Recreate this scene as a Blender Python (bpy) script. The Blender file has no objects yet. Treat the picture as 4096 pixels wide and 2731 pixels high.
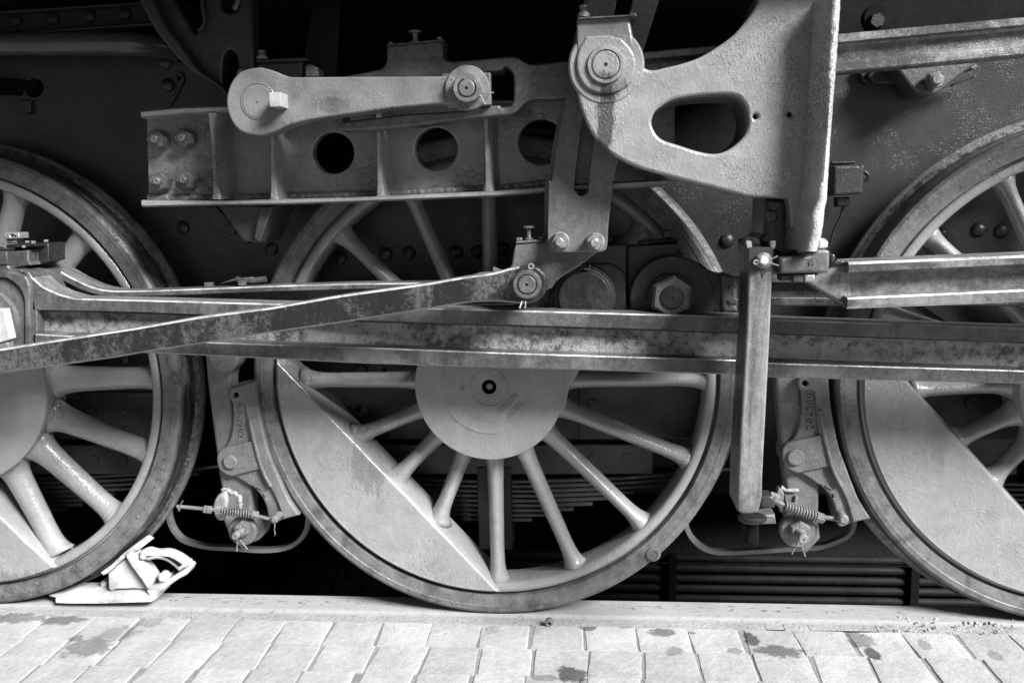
import bpy, bmesh, math, random
from mathutils import Vector, Matrix

random.seed(7)
scn = bpy.context.scene
COL = scn.collection
R = math.radians

# ------------------------------------------------------------------ camera
F, CX, CY, D, H = 3657.0, 2048.0, 1365.5, 2.8, 1.3258
RT = Vector((0.9962, 0.0851, -0.0203)).normalized()
FW = Vector((-0.0871, 0.9849, -0.1497)).normalized()
UP = RT.cross(FW).normalized()
RT = FW.cross(UP).normalized()
CAM = Vector((0, -D, H))
cd = bpy.data.cameras.new('camera')
cam = bpy.data.objects.new('camera', cd)
COL.objects.link(cam)
cd.sensor_width = 36.0
cd.lens = F / 4096 * 36.0
cd.clip_start, cd.clip_end = 0.05, 500
m3 = Matrix((RT, UP, -FW)).transposed()
cam.matrix_world = Matrix.Translation(CAM) @ m3.to_4x4()
scn.camera = cam

# ------------------------------------------------------------------ light
SUN_EL, SUN_AZ = R(36), R(50)      # elevation; angle to the right of straight out from the engine
w = bpy.data.worlds.new('World')
scn.world = w
w.use_nodes = True
nt = w.node_tree
for n in list(nt.nodes):
    nt.nodes.remove(n)
sky = nt.nodes.new('ShaderNodeTexSky')
sky.sky_type = 'NISHITA'
sky.sun_disc = False
sky.air_density = 0.14
sky.dust_density = 0.4
sky.sun_elevation = SUN_EL
sky.sun_rotation = math.pi - SUN_AZ
bw = nt.nodes.new('ShaderNodeRGBToBW')
bg = nt.nodes.new('ShaderNodeBackground')
bg.inputs['Strength'].default_value = 0.05
wo = nt.nodes.new('ShaderNodeOutputWorld')
nt.links.new(sky.outputs[0], bw.inputs[0])
nt.links.new(bw.outputs[0], bg.inputs[0])
nt.links.new(bg.outputs[0], wo.inputs[0])
sd = bpy.data.lights.new('sun', 'SUN')
sd.energy = 5.0
sd.angle = R(20)
sun = bpy.data.objects.new('sun', sd)
COL.objects.link(sun)
sdir = Vector((math.sin(SUN_AZ) * math.cos(SUN_EL), -math.cos(SUN_AZ) * math.cos(SUN_EL), math.sin(SUN_EL)))
sun.rotation_euler = sdir.to_track_quat('Z', 'Y').to_euler()
sun.location = sdir * 8
scn.view_settings.view_transform = 'Standard'
scn.view_settings.look = 'None'
scn.view_settings.exposure = 1.22
scn.view_settings.gamma = 1.0

# ------------------------------------------------------------------ where a traced point stands at a given distance
def un(u, v, Y):
    d = RT * ((u - CX) / F) - UP * ((v - CY) / F) + FW
    t = (Y + D) / d.y
    return Vector((d.x * t, Y, H + d.z * t))
def gp(u, v, Z):
    d = RT * ((u - CX) / F) - UP * ((v - CY) / F) + FW
    t = (Z - H) / d.z
    return Vector((d.x * t, -D + d.y * t, Z))
def pm(Y):
    return 3657.0 / (D + Y)          # pixels per metre
CR = {'A': (0, 0, 1.96), 'B': (900, 0, 1.96), 'C': (1900, 0, 1.96), 'D': (2996, 0, 1.96),
      'E': (0, 700, 1.96), 'F': (900, 700, 1.96), 'G': (1900, 700, 1.96), 'H': (2996, 700, 1.96),
      'I': (0, 1400, 1.96), 'J': (900, 1400, 1.96), 'K': (1900, 1400, 1.96), 'L': (2996, 1400, 1.96),
      'M': (0, 2000, 2.138), 'N': (900, 2000, 2.138), 'O': (1900, 2000, 2.138), 'Q': (2996, 2000, 2.138),
      'a': (800, 1500, 3.136), 'c': (500, 1950, 2.94), 'd': (1900, 800, 3.408), 'e': (0, 880, 2.613),
      'h': (1650, 1450, 3.136), 'n': (2550, 1000, 5.227), 'f': (2850, 850, 3.485), 'g': (550, 0, 3.485),
      'w': (150, 2150, 3.36), 'r': (2850, 1900, 3.92), 'S': (0, 0, 1.0)}
def c1(k, x, y):
    a, b, s = CR[k]
    return a + x / s, b + y / s
def T(s):
    """'A x,y x,y* ...' -> source points; * marks a smooth point; a letter switches the tracing sheet"""
    out, k = [], 'S'
    for t in s.split():
        if len(t) == 1:
            k = t
            continue
        sm = t.endswith('*')
        x, y = t.rstrip('*').split(',')
        u, v = c1(k, float(x), float(y))
        out.append((u, v, sm))
    return out
def smooth(P, n=7, closed=True):
    N, out = len(P), []
    for i in range(N if closed else N - 1):
        p0, p1, p2, p3 = P[(i - 1) % N], P[i], P[(i + 1) % N], P[(i + 2) % N]
        if not closed:
            p0 = P[max(i - 1, 0)]
            p3 = P[min(i + 2, N - 1)]
        if not (p1[2] or p2[2]):
            out.append(p1[:2])
            continue
        m1 = ((p2[0] - p0[0]) / 2, (p2[1] - p0[1]) / 2) if p1[2] else (p2[0] - p1[0], p2[1] - p1[1])
        m2 = ((p3[0] - p1[0]) / 2, (p3[1] - p1[1]) / 2) if p2[2] else (p2[0] - p1[0], p2[1] - p1[1])
        for q in range(n):
            t = q / n
            h = (2*t**3 - 3*t**2 + 1, t**3 - 2*t**2 + t, -2*t**3 + 3*t**2, t**3 - t**2)
            out.append(tuple(h[0]*p1[j] + h[1]*m1[j] + h[2]*p2[j] + h[3]*m2[j] for j in (0, 1)))
    if not closed:
        out.append(P[-1][:2])
    return out
def circ(u, v, r, n=40, ry=None):
    ry = ry or r
    return [(u + r * math.cos(2*math.pi*i/n), v + ry * math.sin(2*math.pi*i/n)) for i in range(n)]

# ------------------------------------------------------------------ objects
def thing(name, label, cat, loc, group=None):
    o = bpy.data.objects.new(name, None)
    o.empty_display_size = .05
    COL.objects.link(o)
    o.location = loc
    o['label'] = label
    o['category'] = cat
    if group:
        o['group'] = group
    return o
def wloc(p):
    v = Vector((0, 0, 0))
    while p is not None:
        v = v + p.location
        p = p.parent
    return v
def link(name, me, mat, parent, ang=32, flat=False, wn=False):
    if mat is not None:
        me.materials.clear()
        me.materials.append(mat)
    if not flat:
        me.polygons.foreach_set('use_smooth', [True] * len(me.polygons))
        me.set_sharp_from_angle(angle=R(ang))
    o = bpy.data.objects.new(name, me)
    COL.objects.link(o)
    if wn:
        q = o.modifiers.new('even_normals', 'WEIGHTED_NORMAL')
        q.keep_sharp = True
        q.weight = 60
    if parent is not None:
        L = wloc(parent)
        me.transform(Matrix.Translation(-L))
        o.parent = parent
    return o
def bm_mesh(bm, name):
    bmesh.ops.recalc_face_normals(bm, faces=bm.faces)
    me = bpy.data.meshes.new(name)
    bm.to_mesh(me)
    bm.free()
    return me
def fillmesh(loops, t, bev, res=2):
    """flat outline with holes -> rounded-edge slab, in local XY, centred on z=0"""
    cu = bpy.data.curves.new('outline', 'CURVE')
    cu.dimensions = '2D'
    cu.fill_mode = 'BOTH'
    bev = min(bev, t * .45)
    cu.extrude = t / 2 - bev
    cu.bevel_depth = bev
    cu.bevel_resolution = res
    cu.offset = -bev
    for lp in loops:
        sp = cu.splines.new('POLY')
        sp.points.add(len(lp) - 1)
        for p, q in zip(sp.points, lp):
            p.co = (q[0], q[1], 0, 1)
        sp.use_cyclic_u = True
    ob = bpy.data.objects.new('outline', cu)
    COL.objects.link(ob)
    dg = bpy.context.evaluated_depsgraph_get()
    me = bpy.data.meshes.new_from_object(ob.evaluated_get(dg))
    bpy.data.objects.remove(ob)
    bpy.data.curves.remove(cu)
    return me
def clean(lp):
    out = []
    for p in lp:
        if not out or (abs(p[0]-out[-1][0]) + abs(p[1]-out[-1][1])) > 1e-5:
            out.append(p)
    return out
def plate(name, parent, pts, Y, t, mat, holes=(), bev=.004, ang=32):
    """slab whose front face stands at depth Y and follows the traced outline; t = thickness going back"""
    if pts and len(pts[0]) == 3:
        pts = smooth(pts)
    loops = []
    for lp in [pts] + [smooth(h) if len(h[0]) == 3 else h for h in holes]:
        q = []
        for u, v in lp:
            p = un(u, v, Y)
            q.append((p.x, p.z))
        loops.append(clean(q))
    me = fillmesh(loops, t, bev)
    # local (x, y, z) -> world (x, Y + t/2 - z, y)
    me.transform(Matrix(((1, 0, 0, 0), (0, 0, -1, Y + t / 2), (0, 1, 0, 0), (0, 0, 0, 1))))
    return link(name, me, mat, parent, ang, wn=True)
def hplate(name, parent, pts, Z, t, mat, holes=(), bev=.003):
    """slab lying flat with its top at height Z, outline traced on the picture"""
    if len(pts[0]) == 3:
        pts = smooth(pts)
    loops = []
    for lp in [pts] + list(holes):
        loops.append(clean([(gp(u, v, Z).x, gp(u, v, Z).y) for u, v in lp]))
    me = fillmesh(loops, t, bev)
    me.transform(Matrix.Translation((0, 0, Z - t / 2)))
    return link(name, me, mat, parent)
def lathe_mesh(x, z, prof, n=48, rot=0.0):
    bm = bmesh.new()
    rings = []
    for r, y in prof:
        if r < 1e-6:
            rings.append([bm.verts.new((x, y, z))])
        else:
            rings.append([bm.verts.new((x + r*math.cos(rot + 2*math.pi*i/n), y, z + r*math.sin(rot + 2*math.pi*i/n))) for i in range(n)])
    for a, b in zip(rings, rings[1:]):
        for i in range(n):
            j = (i + 1) % n
            if len(a) == 1 and len(b) > 1:
                bm.faces.new((a[0], b[i], b[j]))
            elif len(b) == 1 and len(a) > 1:
                bm.faces.new((a[i], a[j], b[0]))
            elif len(a) > 1:
                bm.faces.new((a[i], a[j], b[j], b[i]))
    return bm_mesh(bm, 'turned')
def lathe(name, parent, u, v, Y, prof, mat, n=48, rot=0.0, ang=32):
    p = un(u, v, Y)
    return link(name, lathe_mesh(p.x, p.z, prof, n, rot), mat, parent, ang)
def disc(name, parent, u, v, Y, rpx, t, mat, hole=0, n=40, b=.003):
    """round plate, front at Y, radius in pixels of the photograph"""
    r = rpx / pm(Y)
    prof = [(0, Y), (r - b, Y), (r, Y + b), (r, Y + t), (0, Y + t)]
    if hole:
        h = hole / pm(Y)
        prof = [(0, Y + min(.02, t*.8)), (h, Y + min(.02, t*.8)), (h, Y), (r - b, Y), (r, Y + b), (r, Y + t), (0, Y + t)]
    return lathe(name, parent, u, v, Y, prof, mat, n)
def hexnut(name, parent, u, v, Y, rpx, t, mat, rot=0.3, bore=0):
    p = un(u, v, Y)
    r = rpx / pm(Y)
    bm = bmesh.new()
    def ring(rad, y, n=6):
        return [bm.verts.new((p.x + rad*math.cos(rot + 2*math.pi*i/n), y, p.z + rad*math.sin(rot + 2*math.pi*i/n))) for i in range(n)]
    a, b, c = ring(r * .86, Y), ring(r, Y + t * .22), ring(r, Y + t)
    bm.faces.new(a)
    for k in range(6):
        j = (k + 1) % 6
        bm.faces.new((a[k], a[j], b[j], b[k]))
        bm.faces.new((b[k], b[j], c[j], c[k]))
    bm.faces.new(c)
    return link(name, bm_mesh(bm, 'hex'), mat, parent, flat=True)
def tube_mesh(pts, r, n=10, closed=False, caps=True):
    bm = bmesh.new()
    N = len(pts)
    pts = [Vector(p) for p in pts]
    rs = r if isinstance(r, (list, tuple)) else [r] * N
    rings, prev = [], None
    for i, p in enumerate(pts):
        a = pts[(i - 1) % N] if (closed or i) else p
        b = pts[(i + 1) % N] if (closed or i < N - 1) else p
        t = (b - a).normalized()
        if prev is None:
            ref = Vector((0, 1, 0)) if abs(t.y) < .9 else Vector((1, 0, 0))
            nx = t.cross(ref).normalized()
        else:
            nx = (prev - t * prev.dot(t)).normalized()
        prev = nx
        ny = t.cross(nx)
        rings.append([bm.verts.new(p + (nx*math.cos(2*math.pi*k/n) + ny*math.sin(2*math.pi*k/n)) * rs[i]) for k in range(n)])
    for i in range(N if closed else N - 1):
        a, b = rings[i], rings[(i + 1) % N]
        for k in range(n):
            j = (k + 1) % n
            bm.faces.new((a[k], a[j], b[j], b[k]))
    if not closed and caps:
        bm.faces.new(rings[0])
        bm.faces.new(rings[-1])
    return bm_mesh(bm, 'tube')
def tube(name, parent, pts, r, mat, n=10, closed=False):
    return link(name, tube_mesh(pts, r, n, closed), mat, parent, 50)
def ptube(name, parent, s, Y, rpx, mat, n=10, sub=6, Y2=None):
    P = smooth(T(s), sub, closed=False)
    N = len(P)
    pts = [un(u, v, Y + ((Y2 if Y2 is not None else Y) - Y) * i / max(1, N - 1)) for i, (u, v) in enumerate(P)]
    return tube(name, parent, pts, rpx / pm(Y), mat, n)
def loft(name, parent, sections, mat, ang=32, cap=True, worn=None):
    """skin through sections; worn = {strip number: material} for rubbed edges and top faces, their highlight put into the colour"""
    bm = bmesh.new()
    S = [[bm.verts.new(p) for p in s] for s in sections]
    n = len(S[0])
    for a, b in zip(S, S[1:]):
        for k in range(n):
            j = (k + 1) % n
            f = bm.faces.new((a[k], a[j], b[j], b[k]))
            if worn and k in worn:
                f.material_index = 1 + list(worn).index(k)
    if cap:
        bm.faces.new(S[0])
        bm.faces.new(S[-1])
    me = bm_mesh(bm, name)
    idx = [p.material_index for p in me.polygons]
    o = link(name, me, mat, parent, ang, wn=True)
    if worn:
        for q in worn.values():
            me.materials.append(q)
        me.polygons.foreach_set('material_index', idx)
    return o
def box(name, parent, lo, hi, mat, bev=.003):
    bm = bmesh.new()
    bmesh.ops.create_cube(bm, size=1)
    for q in bm.verts:
        q.co = Vector([(lo[i] + hi[i]) / 2 + q.co[i] * (hi[i] - lo[i]) for i in range(3)])
    if bev:
        bmesh.ops.bevel(bm, geom=bm.edges[:], offset=bev, segments=2, profile=.5, affect='EDGES')
    return link(name, bm_mesh(bm, name), mat, parent, wn=True)
def text(name, parent, s, u, v, Y, hpx, ang, mat, ex=.0012, sx=1.0):
    cu = bpy.data.curves.new('txt', 'FONT')
    cu.body = s
    cu.size = hpx / pm(Y) * 1.4
    cu.align_x = cu.align_y = 'CENTER'
    cu.extrude = ex
    cu.bevel_depth = .0006
    cu.resolution_u = 3
    ob = bpy.data.objects.new('txt', cu)
    COL.objects.link(ob)
    me = bpy.data.meshes.new_from_object(ob.evaluated_get(bpy.context.evaluated_depsgraph_get()))
    bpy.data.objects.remove(ob)
    p = un(u, v, Y)
    me.transform(Matrix.Translation(p) @ Matrix.Rotation(R(90), 4, 'X') @ Matrix.Rotation(R(ang), 4, 'Z') @ Matrix.Diagonal((sx, 1, 1, 1)))
    return link(name, me, mat, parent)
def ibar(name, parent, st, Yf, Yw, Yb, mat, b=.004, worn=None):
    """rolled I section: stations (u, top, lower edge of top flange, foot of web, top edge of lower flange, bottom)"""
    S = []
    for u, a, bb, cw, dd, ee in st:
        pa, pb, pc, pd, pe = un(u, a, Yf), un(u, bb, Yf), un(u, cw, Yw), un(u, dd, Yf), un(u, ee, Yf)
        x = pa.x
        V = lambda y, z: Vector((x, y, z))
        S.append([V(Yb, pa.z), V(Yf + b, pa.z), V(Yf, pa.z - b), V(Yf, pb.z + b*.5), V(Yf + b*.5, pb.z),
                  V(Yw - .006, pb.z - .001), V(Yw, pb.z - .008), V(Yw, pc.z), V(Yf + b*.6, pd.z + .001), V(Yf, pd.z - b*.6),
                  V(Yf, pe.z + b), V(Yf + b, pe.z), V(Yb, pe.z)])
    return loft(name, parent, S, mat, 28, worn=worn)
# ------------------------------------------------------------------ materials (the photograph is black and white: greys only)
def newmat(name):
    m = bpy.data.materials.new(name)
    m.use_nodes = True
    nt = m.node_tree
    b = nt.nodes['Principled BSDF']
    return m, nt, b
def nd(nt, t, **k):
    n = nt.nodes.new(t)
    for a, b in k.items():
        setattr(n, a, b)
    return n
def lk(nt, a, b):
    nt.links.new(a, b)
def noise(nt, vec, scale, detail=4, rough=.55, dist=0):
    n = nd(nt, 'ShaderNodeTexNoise')
    n.inputs['Scale'].default_value = scale
    n.inputs['Detail'].default_value = detail
    n.inputs['Roughness'].default_value = rough
    n.inputs['Distortion'].default_value = dist
    lk(nt, vec, n.inputs['Vector'])
    return n.outputs['Fac']
def ramp(nt, fac, a, b, lo=0., hi=1.):
    n = nd(nt, 'ShaderNodeMapRange', interpolation_type='SMOOTHSTEP')
    for k, v in zip(('From Min', 'From Max', 'To Min', 'To Max'), (a, b, lo, hi)):
        n.inputs[k].default_value = v
    lk(nt, fac, n.inputs['Value'])
    return n.outputs[0]
def mth(nt, op, a, b=None):
    n = nd(nt, 'ShaderNodeMath', operation=op)
    for i, q in enumerate((a, b)):
        if q is None:
            continue
        if isinstance(q, (int, float)):
            n.inputs[i].default_value = q
        else:
            lk(nt, q, n.inputs[i])
    return n.outputs[0]
def mixv(nt, f, a, b):
    n = nd(nt, 'ShaderNodeMix', data_type='FLOAT')
    for i, q in ((0, f), (2, a), (3, b)):
        if isinstance(q, (int, float)):
            n.inputs[i].default_value = q
        else:
            lk(nt, q, n.inputs[i])
    return n.outputs[0]
def pos(nt, sc=(1, 1, 1)):
    g = nd(nt, 'ShaderNodeNewGeometry')
    m = nd(nt, 'ShaderNodeVectorMath', operation='MULTIPLY')
    m.inputs[1].default_value = sc
    lk(nt, g.outputs['Position'], m.inputs[0])
    return m.outputs[0]
def grey(nt, v, sock):
    c = nd(nt, 'ShaderNodeCombineColor')
    for i in range(3):
        lk(nt, v, c.inputs[i])
    lk(nt, c.outputs[0], sock)
def bump(nt, b, h, dist, strength=1.0):
    n = nd(nt, 'ShaderNodeBump')
    n.inputs['Strength'].default_value = strength
    n.inputs['Distance'].default_value = dist
    lk(nt, h, n.inputs['Height'])
    lk(nt, n.outputs[0], b.inputs['Normal'])
def paint(name, base, rough=.34, lump=.0016, lscale=70, var=.16, grime=.35, gscale=5, coat=0.0, pits=0.0, stain=(), asc=(1, 1, 1)):
    """thick brushed-on engine paint over rough casting, with grime; the lumps come in clusters"""
    m, nt, b = newmat(name)
    P = pos(nt)
    g = ramp(nt, noise(nt, P, gscale, 7, .62, .4), .46, .68)
    v1 = noise(nt, P, 22, 6, .65)
    col = mth(nt, 'MULTIPLY', mixv(nt, ramp(nt, v1, .25, .75), base * (1 - var), base * (1 + var)), mth(nt, 'SUBTRACT', 1.0, mth(nt, 'MULTIPLY', g, grime)))
    col = mth(nt, 'MULTIPLY', col, mixv(nt, noise(nt, pos(nt, (30, 30, 6)), 1, 4, .6), .86, 1.14))
    sp = ramp(nt, noise(nt, P, 330, 3, .6), .66, .74)
    col = mth(nt, 'MULTIPLY', col, mth(nt, 'SUBTRACT', 1.0, mth(nt, 'MULTIPLY', sp, .5)))
    for (u, v, Y, rx, rz, k) in stain:
        c = un(u, v, Y)
        s = nd(nt, 'ShaderNodeVectorMath', operation='SUBTRACT')
        lk(nt, P, s.inputs[0])
        s.inputs[1].default_value = c
        q = nd(nt, 'ShaderNodeVectorMath', operation='MULTIPLY')
        lk(nt, s.outputs[0], q.inputs[0])
        q.inputs[1].default_value = (1 / rx, 0, 1 / rz)
        le = nd(nt, 'ShaderNodeVectorMath', operation='LENGTH')
        lk(nt, q.outputs[0], le.inputs[0])
        w_ = mth(nt, 'MULTIPLY', mth(nt, 'SUBTRACT', noise(nt, pos(nt, (60, 60, 12)), 1, 6, .7), .5), 2.2)
        a_ = ramp(nt, mth(nt, 'ADD', le.outputs['Value'], w_), .7, 1.1, 1, 0)
        col = mth(nt, 'MULTIPLY', col, mth(nt, 'SUBTRACT', 1.0, mth(nt, 'MULTIPLY', a_, k)))
    grey(nt, col, b.inputs['Base Color'])
    rr = mixv(nt, noise(nt, P, 9, 5, .6), rough * .7, rough * 1.3)
    lk(nt, mth(nt, 'ADD', rr, mth(nt, 'MULTIPLY', g, .12)), b.inputs['Roughness'])
    h = mth(nt, 'ADD', mth(nt, 'MULTIPLY', noise(nt, pos(nt, asc), lscale, 4, .55, .3), .55), mth(nt, 'MULTIPLY', noise(nt, P, lscale * 4.5, 2, .5), .12))
    if pits:
        cl = ramp(nt, noise(nt, P, 5, 4, .6), .46, .62, .12, 1.0)
        h = mth(nt, 'ADD', h, mth(nt, 'MULTIPLY', mth(nt, 'MULTIPLY', ramp(nt, noise(nt, pos(nt, asc), lscale * 1.5, 3, .6), .52, .72), cl), pits))
    bump(nt, b, h, lump * 2.0)
    b.inputs['Coat Weight'].default_value = coat
    b.inputs['Coat Roughness'].default_value = .12
    return m
def steel(name, dark, light, lo=.46, hi=.60, metal=.35, sc=(7, 7, 3), rough=(.22, .5), speck=.5, lump=.0006, wl=.5, fs=55):
    """oily bright-work: dark oil film with worn lighter patches, crumbly edges, drips and scratches"""
    m, nt, b = newmat(name)
    P = pos(nt, sc)
    P1 = pos(nt)
    n1 = noise(nt, P, 1.0, 6, .6, .5)
    n2 = noise(nt, P1, fs, 7, .78)
    f = ramp(nt, mth(nt, 'ADD', mth(nt, 'MULTIPLY', n1, wl), mth(nt, 'MULTIPLY', n2, 1 - wl)), lo, hi)
    drip = ramp(nt, noise(nt, pos(nt, (60, 60, 7)), 1.0, 4, .6), .55, .72)
    f = mth(nt, 'MULTIPLY', f, mth(nt, 'SUBTRACT', 1.0, mth(nt, 'MULTIPLY', drip, .4)))
    col = mixv(nt, f, dark, light)
    col = mth(nt, 'MULTIPLY', col, mixv(nt, noise(nt, P1, 16, 6, .7), .65, 1.35))
    col = mth(nt, 'MULTIPLY', col, mixv(nt, noise(nt, pos(nt, (150, 150, 5)), 1, 3, .6), .78, 1.22))
    s = ramp(nt, noise(nt, P1, 420, 2, .5), .69, .76)
    col = mixv(nt, mth(nt, 'MULTIPLY', s, speck), col, light * 1.7)
    grey(nt, col, b.inputs['Base Color'])
    b.inputs['Metallic'].default_value = metal
    lk(nt, mixv(nt, f, rough[0], rough[1]), b.inputs['Roughness'])
    h = mth(nt, 'ADD', noise(nt, P1, 260, 3, .6), mth(nt, 'MULTIPLY', noise(nt, P1, 40, 3, .5), .6))
    bump(nt, b, h, lump * 2)
    return m

M_beam = paint('beam_paint', .23, .16, .0020, 80, grime=.3, pits=.6, coat=.6, asc=(.7, .8, 1.2))
M_brkt = paint('bracket_paint', .23, .23, .0012, 130, grime=.18, gscale=4, pits=.8, coat=.3, stain=((2425, 470, -.46, .022, .10, .75), (2420, 345, -.47, .05, .035, .5)), asc=(1, 1, .7))
M_lit_edge = paint('bracket_lit_edge_paint', .42, .32, .0034, 110, grime=.2, pits=.8)  # lighter copy of the bracket paint; the lit edge is put into its colour
M_wheel = paint('wheel_paint', .25, .24, .0014, 95, var=.10, grime=.16, gscale=11, coat=.45, pits=.5, stain=((1480, 1840, 0, .085, .11, .30), (1150, 1500, 0, .10, .035, .35), (3760, 1700, 0, .05, .12, .15), (20, 1640, -.03, .16, .12, .35), (60, 2330, 0, .12, .05, .3)))
M_hub = paint('hub_paint', .26, .5, .0009, 110, var=.08, grime=.12, pits=.4)
M_tyre = paint('tyre_paint', .125, .42, .0016, 70, var=.3, grime=.5, gscale=14, pits=.6)
M_tread = steel('tread_steel', .05, .26, .44, .62, .5, (3, 30, 3), (.3, .5))
M_frame = paint('frame_paint', .027, .30, .0008, 150, grime=.3, pits=.4)
M_frame2 = paint('frame_dark_paint', .018, .4, .0014, 150, grime=.3)
M_black = paint('deep_black', .006, .7, .001, 60)
M_arm = paint('arm_paint', .155, .30, .0009, 110, var=.1, grime=.35, gscale=7, coat=.3, pits=.5, stain=((1330, 420, -.42, .05, .02, .3), (1700, 440, -.42, .14, .012, .5), (1120, 520, -.42, .07, .025, .3)))
M_rod = steel('rod_steel', .055, .14, .40, .62, .2, (8, 8, 5), (.26, .42), .5, wl=.6)
M_rod2 = steel('rod_steel_dark', .025, .06, .44, .62, .35, wl=.6)
M_ecc = steel('eccentric_rod_steel', .022, .12, .46, .62, .3, (13, 13, 6), (.22, .42), .6, wl=.48, fs=95)
M_web = steel('rod_web_steel', .06, .30, .41, .55, .2, (5, 5, 9), (.25, .45), .8, .0012, wl=.42, fs=42)
M_link = steel('link_steel', .09, .17, .38, .66, .2, (5, 5, 5), (.28, .42), .3)
M_gear = steel('valve_gear_steel', .07, .15, .40, .64, .2, (6, 6, 6), (.26, .42), .4)
M_guide = steel('guide_steel', .07, .24, .40, .62, .3, (5, 5, 12), (.24, .42), .35, .0005, wl=.6)
M_nut = steel('nut_steel', .11, .22, .4, .6, .12, (14, 14, 14), (.25, .4))
M_bright = steel('bright_steel', .35, .6, .4, .6, .7, (20, 20, 20), (.22, .35), .2)
M_cast = paint('brake_iron', .15, .5, .0020, 170, var=.2, grime=.3, pits=.5)
M_white = paint('white_paint', .46, .5, .0016, 40, var=.08, grime=.4, gscale=14)
M_bright_paint = paint('link_paint', .50, .40, .0007, 45, var=.1, grime=.3, gscale=5)
M_hang = steel('hanging_link_steel', .08, .24, .40, .60, .1, (14, 14, 2.2), (.35, .5), .3, wl=.72)
M_pale = paint('pale_worn_paint', .30, .5, .0016, 70, var=.2, grime=.5, gscale=18)
M_lug = paint('lug_paint', .075, .35, .0016, 90, grime=.3, pits=.6)
M_dim = paint('oily_paint', .035, .28, .0012, 60)
M_worn_glint = steel('worn_glint_edge_steel', .30, .62, .40, .58, .35, (9, 30, 30), (.25, .4), .3, wl=.6)  # rubbed edge steel, lightened so it also carries a painted edge highlight
M_sheen = steel('painted_sheen_steel', .14, .24, .38, .62, .25, (5, 30, 30), (.24, .4), .4, wl=.6)  # lighter grey paints a sheen on top faces and lower edges
for q in (M_black, M_frame2):
    q.node_tree.nodes['Principled BSDF'].inputs['Specular IOR Level'].default_value = .08 if q is M_black else .3
M_oil_shade = steel('oily_shaded_side_steel', .025, .085, .42, .62, .2, (12, 12, 5), (.25, .45), .7, wl=.5)  # oily steel, kept dark to carry the shade of the hanging link's side
# ------------------------------------------------------------------ setting: pit, ground, rail, setts
def struct(o, kind='structure'):
    o['kind'] = kind
    return o
def quad(name, P, mat, parent=None):
    bm = bmesh.new()
    bm.faces.new([bm.verts.new(p) for p in P])
    return link(name, bm_mesh(bm, name), mat, parent, flat=True)

def stone(name, base, stains=(), rough=.8, gscale=3, lump=.002, lscale=60, spec=.25):
    m, nt, b = newmat(name)
    P = pos(nt)
    v = mth(nt, 'ADD', mth(nt, 'MULTIPLY', noise(nt, P, gscale, 8, .65), .6), mth(nt, 'MULTIPLY', noise(nt, P, 55, 6, .7), .4))
    col = mixv(nt, ramp(nt, v, .36, .64), base * .78, base * 1.12)
    sp = ramp(nt, noise(nt, P, 210, 3, .6), .68, .75)
    col = mth(nt, 'MULTIPLY', col, mth(nt, 'SUBTRACT', 1.0, mth(nt, 'MULTIPLY', sp, .4)))
    sp2 = ramp(nt, noise(nt, P, 150, 2, .5), .73, .77)
    col = mixv(nt, sp2, col, min(.85, base * 1.6))
    info = nd(nt, 'ShaderNodeObjectInfo')
    col = mth(nt, 'MULTIPLY', col, mixv(nt, info.outputs['Random'], .9, 1.08))
    acc = None
    wob = mth(nt, 'MULTIPLY', mth(nt, 'SUBTRACT', noise(nt, P, 26, 6, .68), .5), 1.9)
    for (u, vv, rx, ry, k) in stains:
        c = gp(u, vv, -.004)
        ex = (gp(u + rx, vv, -.004) - gp(u - rx, vv, -.004)).length / 2
        ey = (gp(u, vv - ry, -.004) - gp(u, vv + ry, -.004)).length / 2
        s = nd(nt, 'ShaderNodeVectorMath', operation='SUBTRACT')
        lk(nt, P, s.inputs[0])
        s.inputs[1].default_value = c
        q = nd(nt, 'ShaderNodeVectorMath', operation='MULTIPLY')
        lk(nt, s.outputs[0], q.inputs[0])
        q.inputs[1].default_value = (1 / ex, 1 / ey, 0)
        le = nd(nt, 'ShaderNodeVectorMath', operation='LENGTH')
        lk(nt, q.outputs[0], le.inputs[0])
        a = mth(nt, 'MULTIPLY', ramp(nt, mth(nt, 'ADD', le.outputs['Value'], wob), .70, 1.08, 1, 0), k)
        acc = a if acc is None else mth(nt, 'MAXIMUM', acc, a)
    if acc is not None:
        col = mth(nt, 'MULTIPLY', col, mth(nt, 'SUBTRACT', 1.0, acc))
        lk(nt, mth(nt, 'SUBTRACT', rough, mth(nt, 'MULTIPLY', acc, .3)), b.inputs['Roughness'])
    else:
        b.inputs['Roughness'].default_value = rough
    b.inputs['Specular IOR Level'].default_value = spec
    grey(nt, col, b.inputs['Base Color'])
    h = mth(nt, 'ADD', noise(nt, P, lscale, 6, .65), mth(nt, 'MULTIPLY', noise(nt, P, lscale * 6, 3, .6), .35))
    bump(nt, b, h, lump * 2)
    return m
ST = []
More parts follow.
